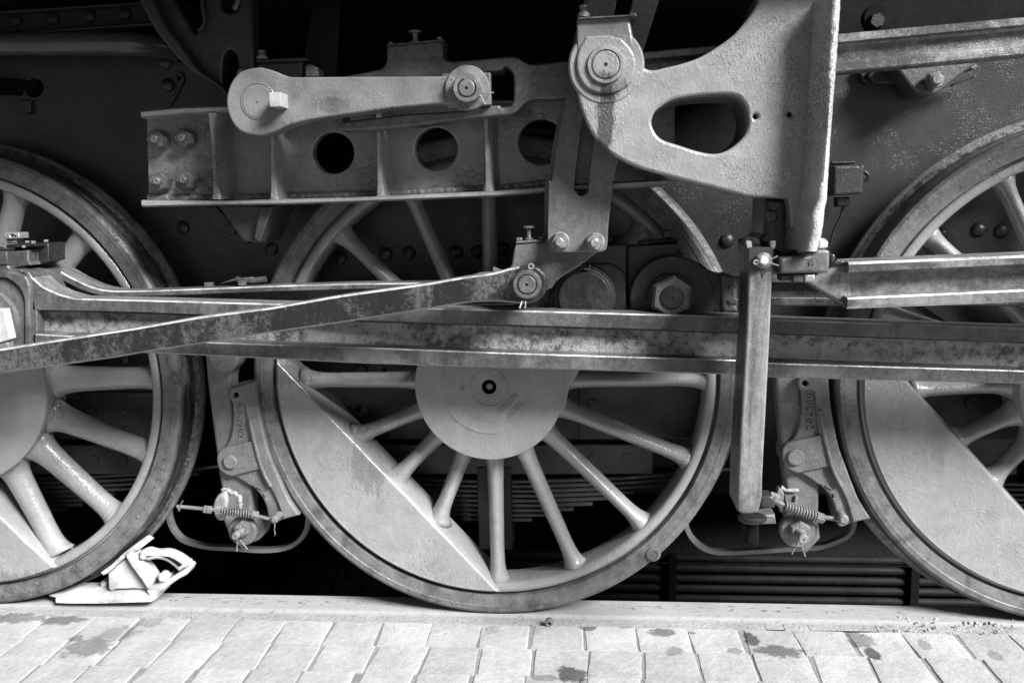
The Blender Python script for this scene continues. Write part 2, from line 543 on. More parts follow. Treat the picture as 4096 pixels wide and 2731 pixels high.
for k, x, y, rx, ry, a in (('M', 150, 1000, 240, 45, .5), ('M', 540, 1020, 190, 42, .55), ('M', 760, 1255, 230, 85, .5), ('M', 1290, 1045, 120, 45, .32),
                        ('M', 650, 1180, 60, 26, .45), ('M', 1010, 1140, 190, 60, .3), ('O', 960, 1090, 95, 24, .6), ('O', 1290, 1088, 70, 10, .5), ('O', 1600, 1128, 118, 40, .6),
                        ('O', 1705, 1290, 85, 44, .42), ('O', 830, 1490, 140, 80, .72), ('O', 610, 1520, 130, 30, .4), ('O', 1850, 1135, 40, 14, .5),
                        ('Q', 20, 1190, 70, 60, .7), ('Q', 250, 1290, 230, 55, .6), ('Q', 950, 1190, 120, 75, .5), ('Q', 1050, 1300, 65, 70, .75),
                        ('Q', 1500, 1240, 60, 50, .4), ('N', 2290, 1110, 70, 40, .2), ('O', 2230, 1290, 70, 30, .35), ('Q', 2100, 1330, 60, 45, .35)):
    u, v = c1(k, x, y)
    ST.append((u, v, rx / 2.138, ry / 2.138, a))
M_sett = stone('sett_stone', .37, ST, .78, 4, .0018, 26)
M_conc = stone('concrete', .33, ST, .82, 5, .0026, 75)
M_grnd = stone('yard_ground', .16, (), .85, 1.2, .002, 40)
M_mort = stone('joint_mortar', .23, ST, .9, 9, .002, 120)
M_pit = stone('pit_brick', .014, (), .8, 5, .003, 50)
M_rust = paint('pipe_paint', .010, .6, .0012, 60, var=.2, grime=.4)
M_rust.node_tree.nodes['Principled BSDF'].inputs['Specular IOR Level'].default_value = .15
def railmat():
    m, nt, b = newmat('rail_steel')
    P = pos(nt)
    f = ramp(nt, mth(nt, 'ADD', mth(nt, 'MULTIPLY', noise(nt, pos(nt, (26, 70, 1)), 1, 6, .6), .7), mth(nt, 'MULTIPLY', noise(nt, P, 90, 5, .7), .3)), .54, .62)
    sx = nd(nt, 'ShaderNodeSeparateXYZ')
    lk(nt, P, sx.inputs[0])
    band = mth(nt, 'MULTIPLY', ramp(nt, sx.outputs[1], .045, .062), ramp(nt, sx.outputs[1], .10, .085))
    col = mixv(nt, mth(nt, 'MULTIPLY', f, mth(nt, 'ADD', .3, mth(nt, 'MULTIPLY', band, .7))), .34, .07)
    col = mth(nt, 'MULTIPLY', col, mixv(nt, noise(nt, P, 40, 6, .7), .8, 1.2))
    grey(nt, col, b.inputs['Base Color'])
    b.inputs['Roughness'].default_value = .45
    bump(nt, b, noise(nt, P, 160, 4, .6), .0012)
    return m
M_rail = railmat()

# open yard in front and behind
quad('ground', [(-90, -120, -.03), (90, -120, -.03), (90, -.02, -.03), (-90, -.02, -.03)], M_grnd)['kind'] = 'structure'
quad('ground', [(-90, 1.66, -.03), (90, 1.66, -.03), (90, 90, -.03), (-90, 90, -.03)], M_grnd)['kind'] = 'structure'

# inspection pit under the engine
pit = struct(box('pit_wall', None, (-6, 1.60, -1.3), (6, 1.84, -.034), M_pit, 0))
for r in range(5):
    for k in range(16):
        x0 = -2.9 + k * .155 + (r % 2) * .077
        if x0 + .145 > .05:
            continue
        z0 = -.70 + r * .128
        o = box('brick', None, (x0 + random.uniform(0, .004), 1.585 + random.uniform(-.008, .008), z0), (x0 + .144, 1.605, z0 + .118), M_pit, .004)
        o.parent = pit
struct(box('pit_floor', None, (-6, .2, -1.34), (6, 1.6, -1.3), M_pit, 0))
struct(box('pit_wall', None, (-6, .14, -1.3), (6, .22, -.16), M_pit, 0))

# rail with flangeway and concrete margin
def yl(Y0, Z, x):
    return (x, Y0, Z)
rail = thing('rail', 'pale worn steel rail running under the wheels along the setts', 'rail', (0, .07, 0))
P = [(-.005, -.02), (.0, -.002), (.012, 0), (.11, 0), (.118, -.006), (.118, -.05), (.075, -.07), (.075, -.15), (.13, -.17), (.13, -.19), (-.01, -.19), (-.01, -.17), (.045, -.15), (.045, -.07), (-.005, -.05)]
loft('rail_head', rail, [[(x, y + .01, z) for y, z in P] for x in (-6, -3, 0, 3, 6)], M_rail, 40)
edge = T('S -300,2450 900,2470 1400,2484 1900,2499 2500,2514 2996,2522 4096,2538 4500,2543')
Yb = [gp(u, v, -.004) for u, v, _ in edge]
yb = sum(p.y for p in Yb) / len(Yb)
slot1 = [gp(*c1('Q', x, y), -.004) for x, y in ((520, 1094), (1100, 1094), (1150, 1128), (520, 1126))]
slot2 = [gp(*c1('Q', x, y), -.004) for x, y in ((145, 1080), (305, 1082), (305, 1108), (145, 1104))]
def slab(name, x0, x1, y0, y1, z, t, mat):
    o = box(name, None, (x0, y0, z - t), (x1, y1, z), mat, .003)
    return struct(o)
xs = (slot2[0].x, slot2[1].x, slot1[0].x, slot1[1].x)
ysl = slot1[0].y
conc = struct(box('concrete_margin', None, (-6, yb + .002, -.12), (xs[0], -.001, -.009), M_conc, .003))
for a, b in ((xs[1], xs[2]), (xs[3], 6)):
    struct(box('concrete_margin', None, (a, yb + .002, -.12), (b, -.001, -.009), M_conc, .003))
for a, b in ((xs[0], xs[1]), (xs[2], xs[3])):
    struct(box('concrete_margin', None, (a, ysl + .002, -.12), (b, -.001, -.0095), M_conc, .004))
    struct(box('slot_shade_fill', None, (a, yb + .002, -.12), (b, ysl + .002, -.0112), M_black, 0))  # black fill just below the surface stands in for the slot's shade

# pavement of setts, each sett its own part
pave = struct(quad('pavement', [(-4, yb - 1.3, -.0062), (4, yb - 1.3, -.0062), (4, yb, -.0062), (-4, yb, -.0062)], M_mort))
r1 = gp(1700, 2486, 0).y - gp(1700, 2580, 0).y
pw = (gp(2000 + 208, 2540, 0) - gp(2000, 2540, 0)).length
meshes = []
for k in range(12):
    bm = bmesh.new()
    bmesh.ops.create_cube(bm, size=1)
    for q in bm.verts:
        q.co = Vector((q.co.x * (pw - .0045), q.co.y * (r1 + .001), q.co.z * .05 - .025))
        q.co.x += random.uniform(-.006, .006)
        q.co.y += random.uniform(-.004, .004)
        if q.co.z > -.01:
            q.co.z += random.uniform(-.0008, .0006)
    bmesh.ops.subdivide_edges(bm, edges=[e for e in bm.edges if all(q.co.z > -.02 for q in e.verts)], cuts=3, use_grid_fill=True)
    for q in bm.verts:
        if q.co.z > -.02:
            q.co += Vector((random.uniform(-.0012, .0012) if abs(q.co.x) > pw * .4 else 0, 0, random.uniform(-.0005, .0005)))
    bmesh.ops.bevel(bm, geom=[e for e in bm.edges if len(e.link_faces) == 2 and e.calc_face_angle() > .6 and abs(e.verts[0].co.x - e.verts[1].co.x) < .01 and abs(e.verts[0].co.x) > pw * .4], offset=.009, segments=3, profile=.6, affect='EDGES')
    me = bm_mesh(bm, 'sett')
    me.materials.append(M_sett)
    me.polygons.foreach_set('use_smooth', [True] * len(me.polygons))
    me.set_sharp_from_angle(angle=R(34))
    meshes.append(me)
x00 = gp(2129, 2530, 0).x
for r in range(6):
    off = (0, .01, .0, .03, -.02, .04)[r]
    for k in range(-13, 12):
        o = bpy.data.objects.new('sett', meshes[(r * 5 + k * 3) % 12])
        COL.objects.link(o)
        o.parent = pave
        o.location = (x00 + (k + .5) * pw + off + random.uniform(-.004, .004), yb - (r + .5) * r1 - .002, -.003 + random.uniform(-.0006, .0006))
        o.rotation_euler = (random.uniform(-.002, .002), random.uniform(-.012, .012), random.uniform(-.01, .01))
    if r > 2:
        continue

# loose crumbs on the margin
bm = bmesh.new()
for k in range(260):
    u = random.uniform(0, 4096) if k < 150 else random.uniform(3500, 4096)
    v = 2455 + (u / 4096) * 45 + random.uniform(-10, 60) if k < 150 else random.uniform(2470, 2535)
    p = gp(u, v, -.004)
    s = random.uniform(.0012, .0034) if k < 200 else random.uniform(.003, .007)
    mt = Matrix.Translation(p + Vector((0, 0, s * .5))) @ Matrix.Rotation(random.random() * 6, 4, Vector((1, 2, 3)).normalized())
    bmesh.ops.create_icosphere(bm, subdivisions=1, radius=s, matrix=mt @ Matrix.Diagonal((1, random.uniform(.6, 1), random.uniform(.5, .9), 1)))
struct(link('gravel', bm_mesh(bm, 'gravel'), M_sett, None), 'stuff')
t = thing('loose_nut', 'small loose nut lying on the concrete in front of the middle wheel', 'nut', gp(*c1('O', 637, 1058), -.004))
p = gp(*c1('O', 637, 1060), 0)
q = lathe_mesh(0, 0, [(.006, -.012), (.011, -.012), (.012, -.01), (.012, .01), (.011, .012), (.006, .012), (.006, -.012)], 12)
q.transform(Matrix.Translation((p.x, p.y, .008)))
link('ring', q, M_cast, t)

# heating pipes along the far pit wall
def zat(v, Y):
    return un(2800, v, Y).z
pv = [2232, 2272, 2313, 2352, 2392, 2428]
for i, v in enumerate(pv):
    t = thing('pit_pipe', ('%s dark pipe along the far wall of the pit' % ('topmost', 'second from the top', 'third from the top', 'fourth from the top', 'second from the bottom', 'lowest')[i]), 'pipe',
              (0, 1.5, zat(v, 1.5)), 'pipes along the pit wall')
    tube('pipe', t, [(x, 1.5, zat(v, 1.5)) for x in (-.65, 1, 3, 5.5)], .021, M_rust, 20)
for i, u in enumerate((2690, 3660)):
    x = un(u, 2330, 1.46).x
    t = thing('pipe_clamp', ('dark upright strap over the pit pipes near the middle wheel', 'dark upright strap over the pit pipes under the right wheel')[i], 'clamp', (x, 1.46, zat(2440, 1.46)), 'straps holding the pit pipes')
    box('strap', t, (x - .02, 1.455, zat(2450, 1.46)), (x + .02, 1.475, zat(2215, 1.46)), M_black)

# ------------------------------------------------------------------ engine body: frame plate, far frame, unseen running board added for shade, firebox
YF = .22
fr = thing('frame_plate', 'large dark painted frame plate with rivet heads behind the three wheels', 'frame', un(2048, 1757, YF))
out = T('S -500,240* 700,240* 1000,560 1040,700 2600,700 3290,560 3290,205 4700,75 4700,1757 3430,1757 3400,1330 2800,1330 2770,1757 1230,1757 1200,1330 760,1330 700,1757 -500,1757')
plate('plate', fr, out, YF, .03, M_frame, [circ(*c1('A', 265, 690), 37)], .003)
rm = {}
def rivet(parent, u, v, Y, rpx, mat, name='rivet', hgt=.62):
    key = (round(rpx), mat.name, hgt)
    if key not in rm:
        r = rpx / pm(Y)
        pr = [(0, -r * hgt)] + [(r * math.sin(a), -r * hgt * math.cos(a)) for a in (.25, .5, .75, 1.0, 1.25, 1.5)] + [(r * 1.02, .002)]
        me = lathe_mesh(0, 0, pr, 20)
        me.materials.append(mat)
        me.polygons.foreach_set('use_smooth', [True] * len(me.polygons))
        rm[key] = me
    o = bpy.data.objects.new(name, rm[key])
    COL.objects.link(o)
    o.parent = parent
    o.location = un(u, v, Y) - wloc(parent)
    return o
for s in ('E 1435,412 2130,580', 'F 530,610 905,650 1260,620 1445,610 1815,605 1980,600', 'G 225,580 1975,515 2140,530', 'H 1980,440 1800,430 1500,470', 'A 1300,490 1320,670',
          'I 975,60 990,470 995,605', 'J 1080,470', 'S 3340,1180'):
    for u, v, _ in T(s):
        rivet(fr, u, v, YF - .001, 28, M_frame)
for k, x, y, r in (('K', 1060, 335, 30), ('J', 1060, 170, 30), ('J', 1355, 110, 28), ('I', 1200, 490, 30), ('L', 1760, 420, 28), ('H', 1850, 1000, 34), ('A', 1405, 615, 13)):
    u, v = c1(k, x, y)
    disc('bolt_head', fr, u, v, YF - .012, r, .014, M_frame)
for k, x, y, r in (('I', 715, 490, 30), ('K', 925, 425, 24)):
    u, v = c1(k, x, y)
    hexnut('nut', fr, u, v, YF - .02, r, .022, M_frame, .1)
for k, x, y, r in (('K', 1495, 485, 22), ('K', 1565, 250, 12), ('J', 1250, 155, 11)):
    u, v = c1(k, x, y)
    disc('hole', fr, u, v, YF - .0015, r, .003, M_black)
plate('tab', fr, T('A 135,785 240,785 240,870 220,895 160,895 135,850'), YF - .02, .022, M_frame)
plate('strap', fr, T('A 1380,560 1430,570 1440,640 1390,740 1330,840 1285,845 1330,790 1385,690'), YF - .012, .014, M_frame)
# lapped lower plates between the spokes
plate('lap_plate', fr, T('K 815,270 1850,215 1850,690 820,700'), YF - .014, .016, M_frame)
plate('lap_plate', fr, T('I 640,330 1230,330 1230,700 640,700'), YF - .014, .016, M_frame)
plate('lap_plate', fr, T('H 1330,1010 2200,1010 2200,1190 1600,1190'), YF - .014, .016, M_frame)
# far side of the engine, so nothing shines through underneath
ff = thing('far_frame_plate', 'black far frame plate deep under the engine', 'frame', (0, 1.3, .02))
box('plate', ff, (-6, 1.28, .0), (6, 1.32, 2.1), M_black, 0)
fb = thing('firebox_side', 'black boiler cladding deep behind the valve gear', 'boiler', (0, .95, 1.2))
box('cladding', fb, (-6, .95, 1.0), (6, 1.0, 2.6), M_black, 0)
rb = thing('shade_running_board', 'unseen running board shaped to shade the wheels and frame', 'running board', (0, -.1, 2.1))
box('deck', rb, (-5, -.60, 1.98), (.85, .95, 2.0), M_frame2)  # unseen overhang, its reach and right end set to shade the upper wheels
box('valance', rb, (-5, -.60, 1.90), (.85, -.585, 1.978), M_frame2)
# ------------------------------------------------------------------ wheels
WR = .769
def tyre_prof():
    return [(.706, .012), (.709, .001), (WR - .030, -.001), (WR - .028, -.0025), (WR - .012, -.001), (WR - .003, .006), (WR, .016), (WR + .001, .075), (WR + .005, .096), (WR + .018, .106),
            (WR + .028, .116), (WR + .030, .126), (WR + .024, .136), (WR + .01, .14), (.70, .14), (.706, .012)]
def rim_prof():
    return [(.7055, .032), (.7055, .13), (.668, .128), (.6655, .12), (.6640, .07), (.6655, .026), (.6685, .013), (.674, .008), (.684, .0065), (.692, .008), (.6965, .012), (.6975, .03), (.7055, .032)]
def spoke_mesh(r0, r1, w0, w1, d, seed):
    rnd = random.Random(seed)
    bm = bmesh.new()
    S, N = [], 24
    steps = 22
    for i in range(steps + 1):
        t = i / steps
        r = r0 + (r1 - r0) * t
        wd = w0 + (w1 - w0) * t
        e0, e1 = (r - r0), (r1 - r)
        fl = .028 * math.exp(-(e0 / .024)) + .028 * math.exp(-(e1 / .024))
        hw, hd = wd + fl, d * (1 - .12 * t) + fl * .5
        ring = []
        for k in range(N):
            a = 2 * math.pi * k / N
            cx, cy = math.cos(a), math.sin(a)
            ex = 2 / 1.8
            ring.append(bm.verts.new((r, .06 + hd * math.copysign(abs(cy) ** ex, cy) + rnd.uniform(-.0004, .0004), hw * math.copysign(abs(cx) ** ex, cx) + rnd.uniform(-.0004, .0004))))
        S.append(ring)
    for a, b in zip(S, S[1:]):
        for k in range(N):
            j = (k + 1) % N
            bm.faces.new((a[k], a[j], b[j], b[k]))
    bm.faces.new(S[0])
    bm.faces.new(S[-1])
    me = bm_mesh(bm, 'spoke')
    me.materials.append(M_wheel)
    me.polygons.foreach_set('use_smooth', [True] * len(me.polygons))
    return me
def counterweight(parent, X, p1, p2, rad, slope, mat):
    """segment between the rim and a chord; its inner side slopes back towards the spokes"""
    a, b = un(p1[0], p1[1], 0), un(p2[0], p2[1], 0)
    d = Vector((b.x - a.x, b.z - a.z)).normalized()
    n = Vector((-d.y, d.x))
    c = Vector((X, WR))
    a2 = Vector((a.x, a.z))
    if (c - a2).dot(n) < 0:
        n = -n
    d0 = (c - a2).dot(n)
    base = math.atan2(-n.y, -n.x)
    def loop(dist, r, y, rn=0):
        th = math.acos(dist / r)
        L = []
        for i in range(61):
            q = base + th * (-1 + 2 * i / 60)
            L.append(Vector((X + r * math.cos(q), y, WR + r * math.sin(q))))
        A, B = L[-1], L[0]
        for i in range(1, 24):
            p = A.lerp(B, i / 24)
            L.append(p + Vector((random.uniform(-rn, rn), random.uniform(-rn, rn), random.uniform(-rn, rn))))
        return L
    s = [loop(d0 + .016, rad - .012, -.0035), loop(d0 + .007, rad - .005, -.005), loop(d0 + .002, rad - .002, -.0025, .0012), loop(d0 - .003, rad, .004, .0012),
         loop(d0 - slope * .45, rad, .022), loop(d0 - slope * .8, rad, .05), loop(d0 - slope, rad, .085), loop(d0 - slope, rad, .12)]
    loft('counterweight', parent, s, mat, 45)
    return d0, base
def wheel(X, label, a0, chord, hub_r, hubface, bore=False, skip=(), n=16, tmat=M_tyre, w0=.027, w1=.0225):
    t = thing('driving_wheel', label, 'wheel', (X, .06, 0), 'spoked driving wheels of the engine')
    ty = link('tyre', lathe_mesh(X, WR, tyre_prof(), 160), tmat, t, 24)
    # worn bright running surface as its own band
    tr = [(WR + .0012, .020), (WR + .0022, .075), (WR + .0062, .0955), (WR + .019, .1055)]
    link('tread', lathe_mesh(X, WR, tr, 160), M_tread, ty, 40)
    link('rim', lathe_mesh(X, WR, rim_prof(), 160), M_wheel, t, 40)
    sm = [spoke_mesh(hub_r - .02, .676, w0, w1, .040, k) for k in range(3)]
    dist, base = counterweight(t, X, chord[0], chord[1], .690, .014, M_wheel)
    for k in range(n):
        a = a0 + 2 * math.pi * k / n
        if k in skip:
            continue
        da = (a - base + math.pi) % (2 * math.pi) - math.pi
        hit = (dist - .012) / math.cos(da) if abs(da) < 1.45 else 9
        if hit < hub_r + .03:
            continue
        o = bpy.data.objects.new('spoke', spoke_mesh(hub_r - .02, hit + .016, w0, w1, .040, k) if hit < .66 else sm[k % 3])
        COL.objects.link(o)
        o.parent = t
        o.location = Vector((X, 0, WR)) - t.location
        o.rotation_euler = (0, -a, 0)
    hp = [(0, hubface), (hub_r - .006, hubface), (hub_r - .002, hubface + .0015), (hub_r, hubface + .006), (hub_r, hubface + .012), (hub_r - .012, .02), (hub_r - .012, .11), (0, .11)]
    if bore:
        hp = [(0, hubface + .035), (.0228, hubface + .035), (.0228, hubface + .001)] + hp[1:]
    hub = link('hub', lathe_mesh(X, WR, hp, 96), M_hub, t, 30)
    axl = link('axle', lathe_mesh(X, WR, [(0, .1), (.11, .1), (.11, 1.28), (0, 1.28)], 32), M_frame2, t, 30)
    return t, hub
HC = un(1972, 1549, -.05)
wc, hub = wheel(-.3157, 'middle driving wheel, whole in view, with BERLIN stamped on its hub', 0.0, ((1190, 1530), (1962, 2332)), .232, -.06, True)
# stamped axle end
p = [(.0228, -.058), (.0228, -.0615), (.026, -.0622), (.0572, -.0622), (.0582, -.0606), (.0592, -.0622), (.112, -.0622)]
for k in range(14):
    p += [(.113 + k * .0024, -.0618), (.1142 + k * .0024, -.0622)]
p += [(.15, -.0606), (.15, -.059)]
link('axle_end', lathe_mesh(-.3157, WR, p, 96), M_hub, hub, 25)
link('centre_bore', lathe_mesh(-.3157, WR, [(0, -.03), (.0220, -.03), (.0222, -.0585)], 32), M_black, hub)
hexnut('plug', hub, 1958, 1546, -.056, 15.5, .02, M_brkt, .55)
text('lettering', hub, 'BERLIN', *c1('h', 1195, 515), -.0622, 24, 45, M_hub, .0016)
text('lettering', hub, '05581', *c1('h', 1290, 600), -.0622, 24, 45, M_hub, .0016)
text('lettering', hub, '135', *c1('h', 625, 330), -.0622, 13, 50, M_hub, .0012)
text('lettering', hub, '77', *c1('h', 1130, 190), -.0622, 13, 35, M_hub, .0012)
# crank web running up to the pin
plate('crank_web', wc, T('h 1900,640 1975,300* 2085,110* 2300,-500* 2000,-900* 1500,-700 1000,100 1500,700'), -.057, .08, M_hub, (), .008)
lathe('tyre_plug', wc, *c1('O', 1525, 462), -.002, [(0, -.004), (.012, -.004), (.014, -.007), (.022, -.006), (.024, .002)], M_tyre, 28)

wl, hubl = wheel(-2.0966, 'left driving wheel, partly out of frame, held by the white wheel skid', R(1.0), ((0, 2065), (206, 2255)), .33, -.03, w0=.046, w1=.033)
wr, hubr = wheel(1.5074, 'right driving wheel, partly out of frame, with a big bare counterweight', R(4), ((3629, 1530), (4096, 2048)), .26, -.06)
lathe('tyre_plug', wl, *c1('I', 1375, 232), -.002, [(0, -.003), (.014, -.003), (.016, -.006), (.022, -.005), (.024, .002)], M_tyre, 28)
for i, (x, y, s) in enumerate(((1340, 665, 'N'), (1325, 752, 'Z'), (1300, 850, '5'), (1275, 930, '1'), (1250, 1000, 'X'), (1225, 1070, '6'), (1190, 1160, '2'), (1140, 1240, '8'), (1080, 1310, '0'))):
    u, v = c1('I', x, y)
    text('lettering', wl, s, u, v, -.003, 13, 75 - i * 5, M_tyre, .001)

# ------------------------------------------------------------------ small fastenings
def cotter(parent, ring, rr, legs, Y, mat=None, r=2.6):
    """split pin: ring centre and radius, then each leg from the pin outwards, on the picture"""
    mat = mat or M_bright
    u, v = ring
    c = un(u, v, Y)
    q = rr / pm(Y)
    tube('split_pin', parent, [c + Vector((q*math.cos(2*math.pi*i/14), 0, q*math.sin(2*math.pi*i/14))) for i in range(14)], r / pm(Y), mat, 6, True)
    for a, b in legs:
        tube('split_pin', parent, [un(a[0], a[1], Y), un((a[0]+b[0])/2, (a[1]+b[1])/2, Y - .004), un(b[0], b[1], Y - .006)], r / pm(Y), mat, 6)
def oil_knob(parent, k, x, y0, y1, Y, mat):
    """little mushroom-headed plunger on an oil box lid"""
    u, a = c1(k, x, y0)
    _, b = c1(k, x, y1)
    pa, pb = un(u, a, Y), un(u, b, Y)
    h = pb.z - pa.z
    prof = [(0, 0), (.013, 0), (.013, .003), (.008, .006), (.0062, .01), (.0062, h - .012), (.009, h - .008), (.0165, h - .006), (.0165, h - .002), (.012, h), (0, h)]
    me = lathe_mesh(0, 0, [(r, y) for r, y in prof], 20)
    me.transform(Matrix.Translation(pa) @ Matrix(((1, 0, 0, 0), (0, 0, -1, 0), (0, 1, 0, 0), (0, 0, 0, 1))))
    return link('oil_plunger', me, mat, parent)
def stud(parent, k, x, y, Y, wpx, hpx, mat, name='lid_screw'):
    u, v = c1(k, x, y)
    p = un(u, v, Y)
    a, b = wpx / pm(Y) / 2, hpx / pm(Y) / 2
    return box(name, parent, (p.x - a, p.y - a, p.z - b), (p.x + a, p.y + a, p.z + b), mat, .001)
def nipple(parent, k, x, y0, y1, Y, mat):
    u, a = c1(k, x, y0)
    _, b = c1(k, x, y1)
    pa, pb = un(u, a, Y), un(u, b, Y)
    h = pb.z - pa.z
    prof = [(0, 0), (.015, 0), (.015, h*.3), (.010, h*.32), (.010, h*.42), (.008, h*.44), (.011, h*.50), (.008, h*.56), (.011, h*.62), (.008, h*.68), (.011, h*.76), (.011, h*.88), (.006, h), (0, h)]
    me = lathe_mesh(0, 0, prof, 16)
    me.transform(Matrix.Translation(pa) @ Matrix(((1, 0, 0, 0), (0, 0, -1, 0), (0, 1, 0, 0), (0, 0, 0, 1))))
    return link('grease_nipple', me, mat, parent)

# ------------------------------------------------------------------ upper left: girder, steam pipe, hanger casting
t = thing('riveted_girder', 'black riveted girder strip along the top left above the pipe', 'girder', un(300, 100, .06))
plate('girder', t, T('S -300,70 545,10 640,8 640,90 0,136 -300,160'), .06, .05, M_frame2)
plate('flange', t, T('S -300,62 640,2 640,12 -300,74'), .02, .04, M_frame2)
plate('flange', t, T('S -300,152 640,86 640,98 -300,166'), .02, .04, M_frame2)
for s in ('A 125,160 415,150 700,130 985,110',):
    for u, v, _ in T(s):
        rivet(t, u, v, .06, 28, M_frame2)
t = thing('steam_pipe', 'smooth dark pipe across the top left bending in behind the casting', 'pipe', un(0, 178, .05))
pts = [un(-400, 176, .03), un(0, 177, .03), un(300, 176, .03), un(450, 176, .03)]
c = un(455, 177, .03)
for i in range(1, 12):
    a = i / 11 * R(95)
    pts.append(c + Vector((.13 * math.sin(a), .13 * (1 - math.cos(a)), 0)))
tube('pipe', t, pts, .035, paint('pipe_enamel', .06, .28, .0004, 40, grime=.15, coat=.3), 28)
t = thing('rocker_bar', 'dark bar at the far left poking into a round hole in the frame', 'bar', un(0, 340, .1))
loft('bar', t, [[un(-300, 270, -.05), un(-300, 350, -.05), un(-300, 365, 0.02), un(-300, 280, .02)], [un(150, 328, .25), un(130, 388, .25), un(130, 388, .29), un(150, 328, .29)]], M_black)
t = thing('hanger_casting', 'dark three-cornered casting with a pear-shaped hole at the top left', 'casting', un(900, 400, -.2))
cast = T('g -60,-150 250,430 560,810* 820,1030* 1100,1200 1262,1365 1625,1365 1590,-150')
holes = [T('g 440,-120 760,420* 815,445* 890,370* 908,240* 870,80 870,-120'), T('g 1290,700* 1370,780* 1405,950* 1390,1110* 1330,1240* 1230,1240* 1190,1100* 1185,930* 1215,780*'),
         circ(*c1('g', 1290, 15), 42, ry=48)]
plate('web', t, cast, -.17, .06, M_dim, holes, .008)
plate('flange', t, T('g -60,-150 250,430 560,810* 820,1030* 1100,1200 1262,1365 1290,1345 1130,1165* 880,990* 680,740 400,370 120,-150'), -.215, .06, M_dim, (), .006)
plate('rib', t, T('g 868,-150 880,100* 905,250* 885,370* 820,440 840,470 930,370* 945,240* 915,90 905,-150'), -.19, .03, M_dim, (), .008)
hexnut('nut', t, *c1('g', 1440, 1025), -.2, 20, .03, M_nut, .2)
ptube('pipe_stub', t, 'g 1395,-60 1400,40 1350,140', -.16, 12, M_gear)
# thin upright sheet behind the middle
t = thing('upright_sheet', 'tall dark tapering sheet behind the oil box at top centre', 'sheet', un(1280, 300, .3))
plate('sheet', t, T('B 700,-60 905,-60 870,620 590,620'), .3, .02, M_frame2)

# ------------------------------------------------------------------ cross beam
bt = thing('motion_beam', 'painted casting beam with round holes and ribs across the upper half', 'beam', un(1300, 800, -.13))
YW, YB = -.128, -.24
web = T('S 584,455 900,430 1500,405 2260,392 2700,380 2700,735 2190,755 1400,795 900,808 594,800')
hls = [circ(1333, 612, 82), circ(1744, 596, 85), circ(2165, 569, 90)]
plate('web', bt, web, YW, .04, M_beam, hls, .005)
def strip_loft(name, top, bot, Y0, Y1, mat, b=.005):
    S = []
    for (u, a), (_, c) in zip(top, bot):
        pa, pb = un(u, a, Y0), un(u, c, Y0)
        rn = random.uniform(-.0012, .0012)
        V = lambda y, z: Vector((pa.x, y, z))
        S.append([V(Y1, pa.z), V(Y0 + b*1.6, pa.z), V(Y0 + rn, pa.z - b), V(Y0 + rn, pb.z + b), V(Y0 + b*1.6, pb.z), V(Y1, pb.z)])
    return loft(name, bt, S, mat, 40)
us = [564 + (2665 - 564) * i / 40 for i in range(41)]
def lin(tab, u):
    for (a, va), (b, vb) in zip(tab, tab[1:]):
        if u <= b:
            break
    return va + (vb - va) * (u - a) / (b - a)
TT = [(564, 443), (714, 429), (908, 423), (1500, 405), (2665, 388)]
TB = [(564, 474), (714, 458), (908, 449), (1500, 430), (2665, 412)]
BT = [(577, 800), (900, 803), (1100, 797), (1410, 789), (2000, 762), (2186, 742), (2665, 716)]
BB = [(577, 829), (900, 822), (1100, 820), (1410, 810), (2000, 787), (2186, 770), (2665, 746)]
strip_loft('top_flange', [(u, lin(TT, u)) for u in us], [(u, lin(TB, u)) for u in us], YB, YW + .01, M_beam)
strip_loft('bottom_flange', [(u, lin(BT, u)) for u in us], [(u, lin(BB, u)) for u in us], YB - .01, YW + .01, M_beam)
for k, (ua, va, ub, vb) in enumerate(((845, 452, 864, 797), (1086, 446, 1094, 800), (1511, 428, 1520, 793), (1942, 415, 1953, 764))):
    S = []
    for q in range(13):
        tq = q / 12
        pa = un(ua + (ub - ua) * tq, va + (vb - va) * tq, YB)
        fl = .016 * math.exp(-(1 - tq) * 12) + .012 * math.exp(-tq * 12)
        hw, rn = .0085 + fl * .4, random.uniform(-.0015, .0015)
        V = lambda x, y: Vector((pa.x + x, y, pa.z))
        S.append([V(-hw, YB + .004 + rn), V(-hw*.5, YB - .002 + rn), V(hw*.5, YB - .002 + rn), V(hw, YB + .004 + rn), V(hw, YW - .02), V(hw + .014, YW + .002), V(-hw - .014, YW + .002), V(-hw, YW - .02)])
    loft('rib', bt, S, M_beam, 40)
def weldline(name, parent, pts3, r, mat, amp=.35):
    rs = [r * (1 + random.uniform(-amp, amp)) for _ in pts3]
    return link(name, tube_mesh(pts3, rs, 8), mat, parent, 60)
for a, b in ((600, 862), (880, 1085), (1150, 1512), (1560, 1945), (1975, 2180)):
    pts = [un(a + (b - a) * i / 46, lin(BT, a + (b - a) * i / 46) - 9, YW - .008) + Vector((0, random.uniform(-.002, .002), random.uniform(-.002, .002))) for i in range(47)]
    weldline('weld_bead', bt, pts, .011, M_beam, .2)
for k, (x, y) in enumerate(((1225, 1095), (1440, 1085), (1245, 1425), (1452, 1415), (1672, 1062), (1678, 1420))):
    u, v = c1('A', x, y)
    b0 = hexnut('beam_nut', bt, u, v, YW - .045, 38, .036, M_nut, (.2, .5, .3, .15, .4, .6)[k])
    disc('washer', b0, u + 2, v + 3, YW - .010, 43, .012, M_nut)
    p = un(u - 14, v - 2, YW - .062)
    disc('bolt_end', b0, u - 12, v - 3, YW - .070, 16, .03, M_nut, 3)
    cotter(b0, (u - 30, v - 2), 5, (((u + 4, v + 6), (u + 20, v + 2)), ((u + 4, v + 6), (u + 12, v + 22))), YW - .058, M_nut, 2.2)
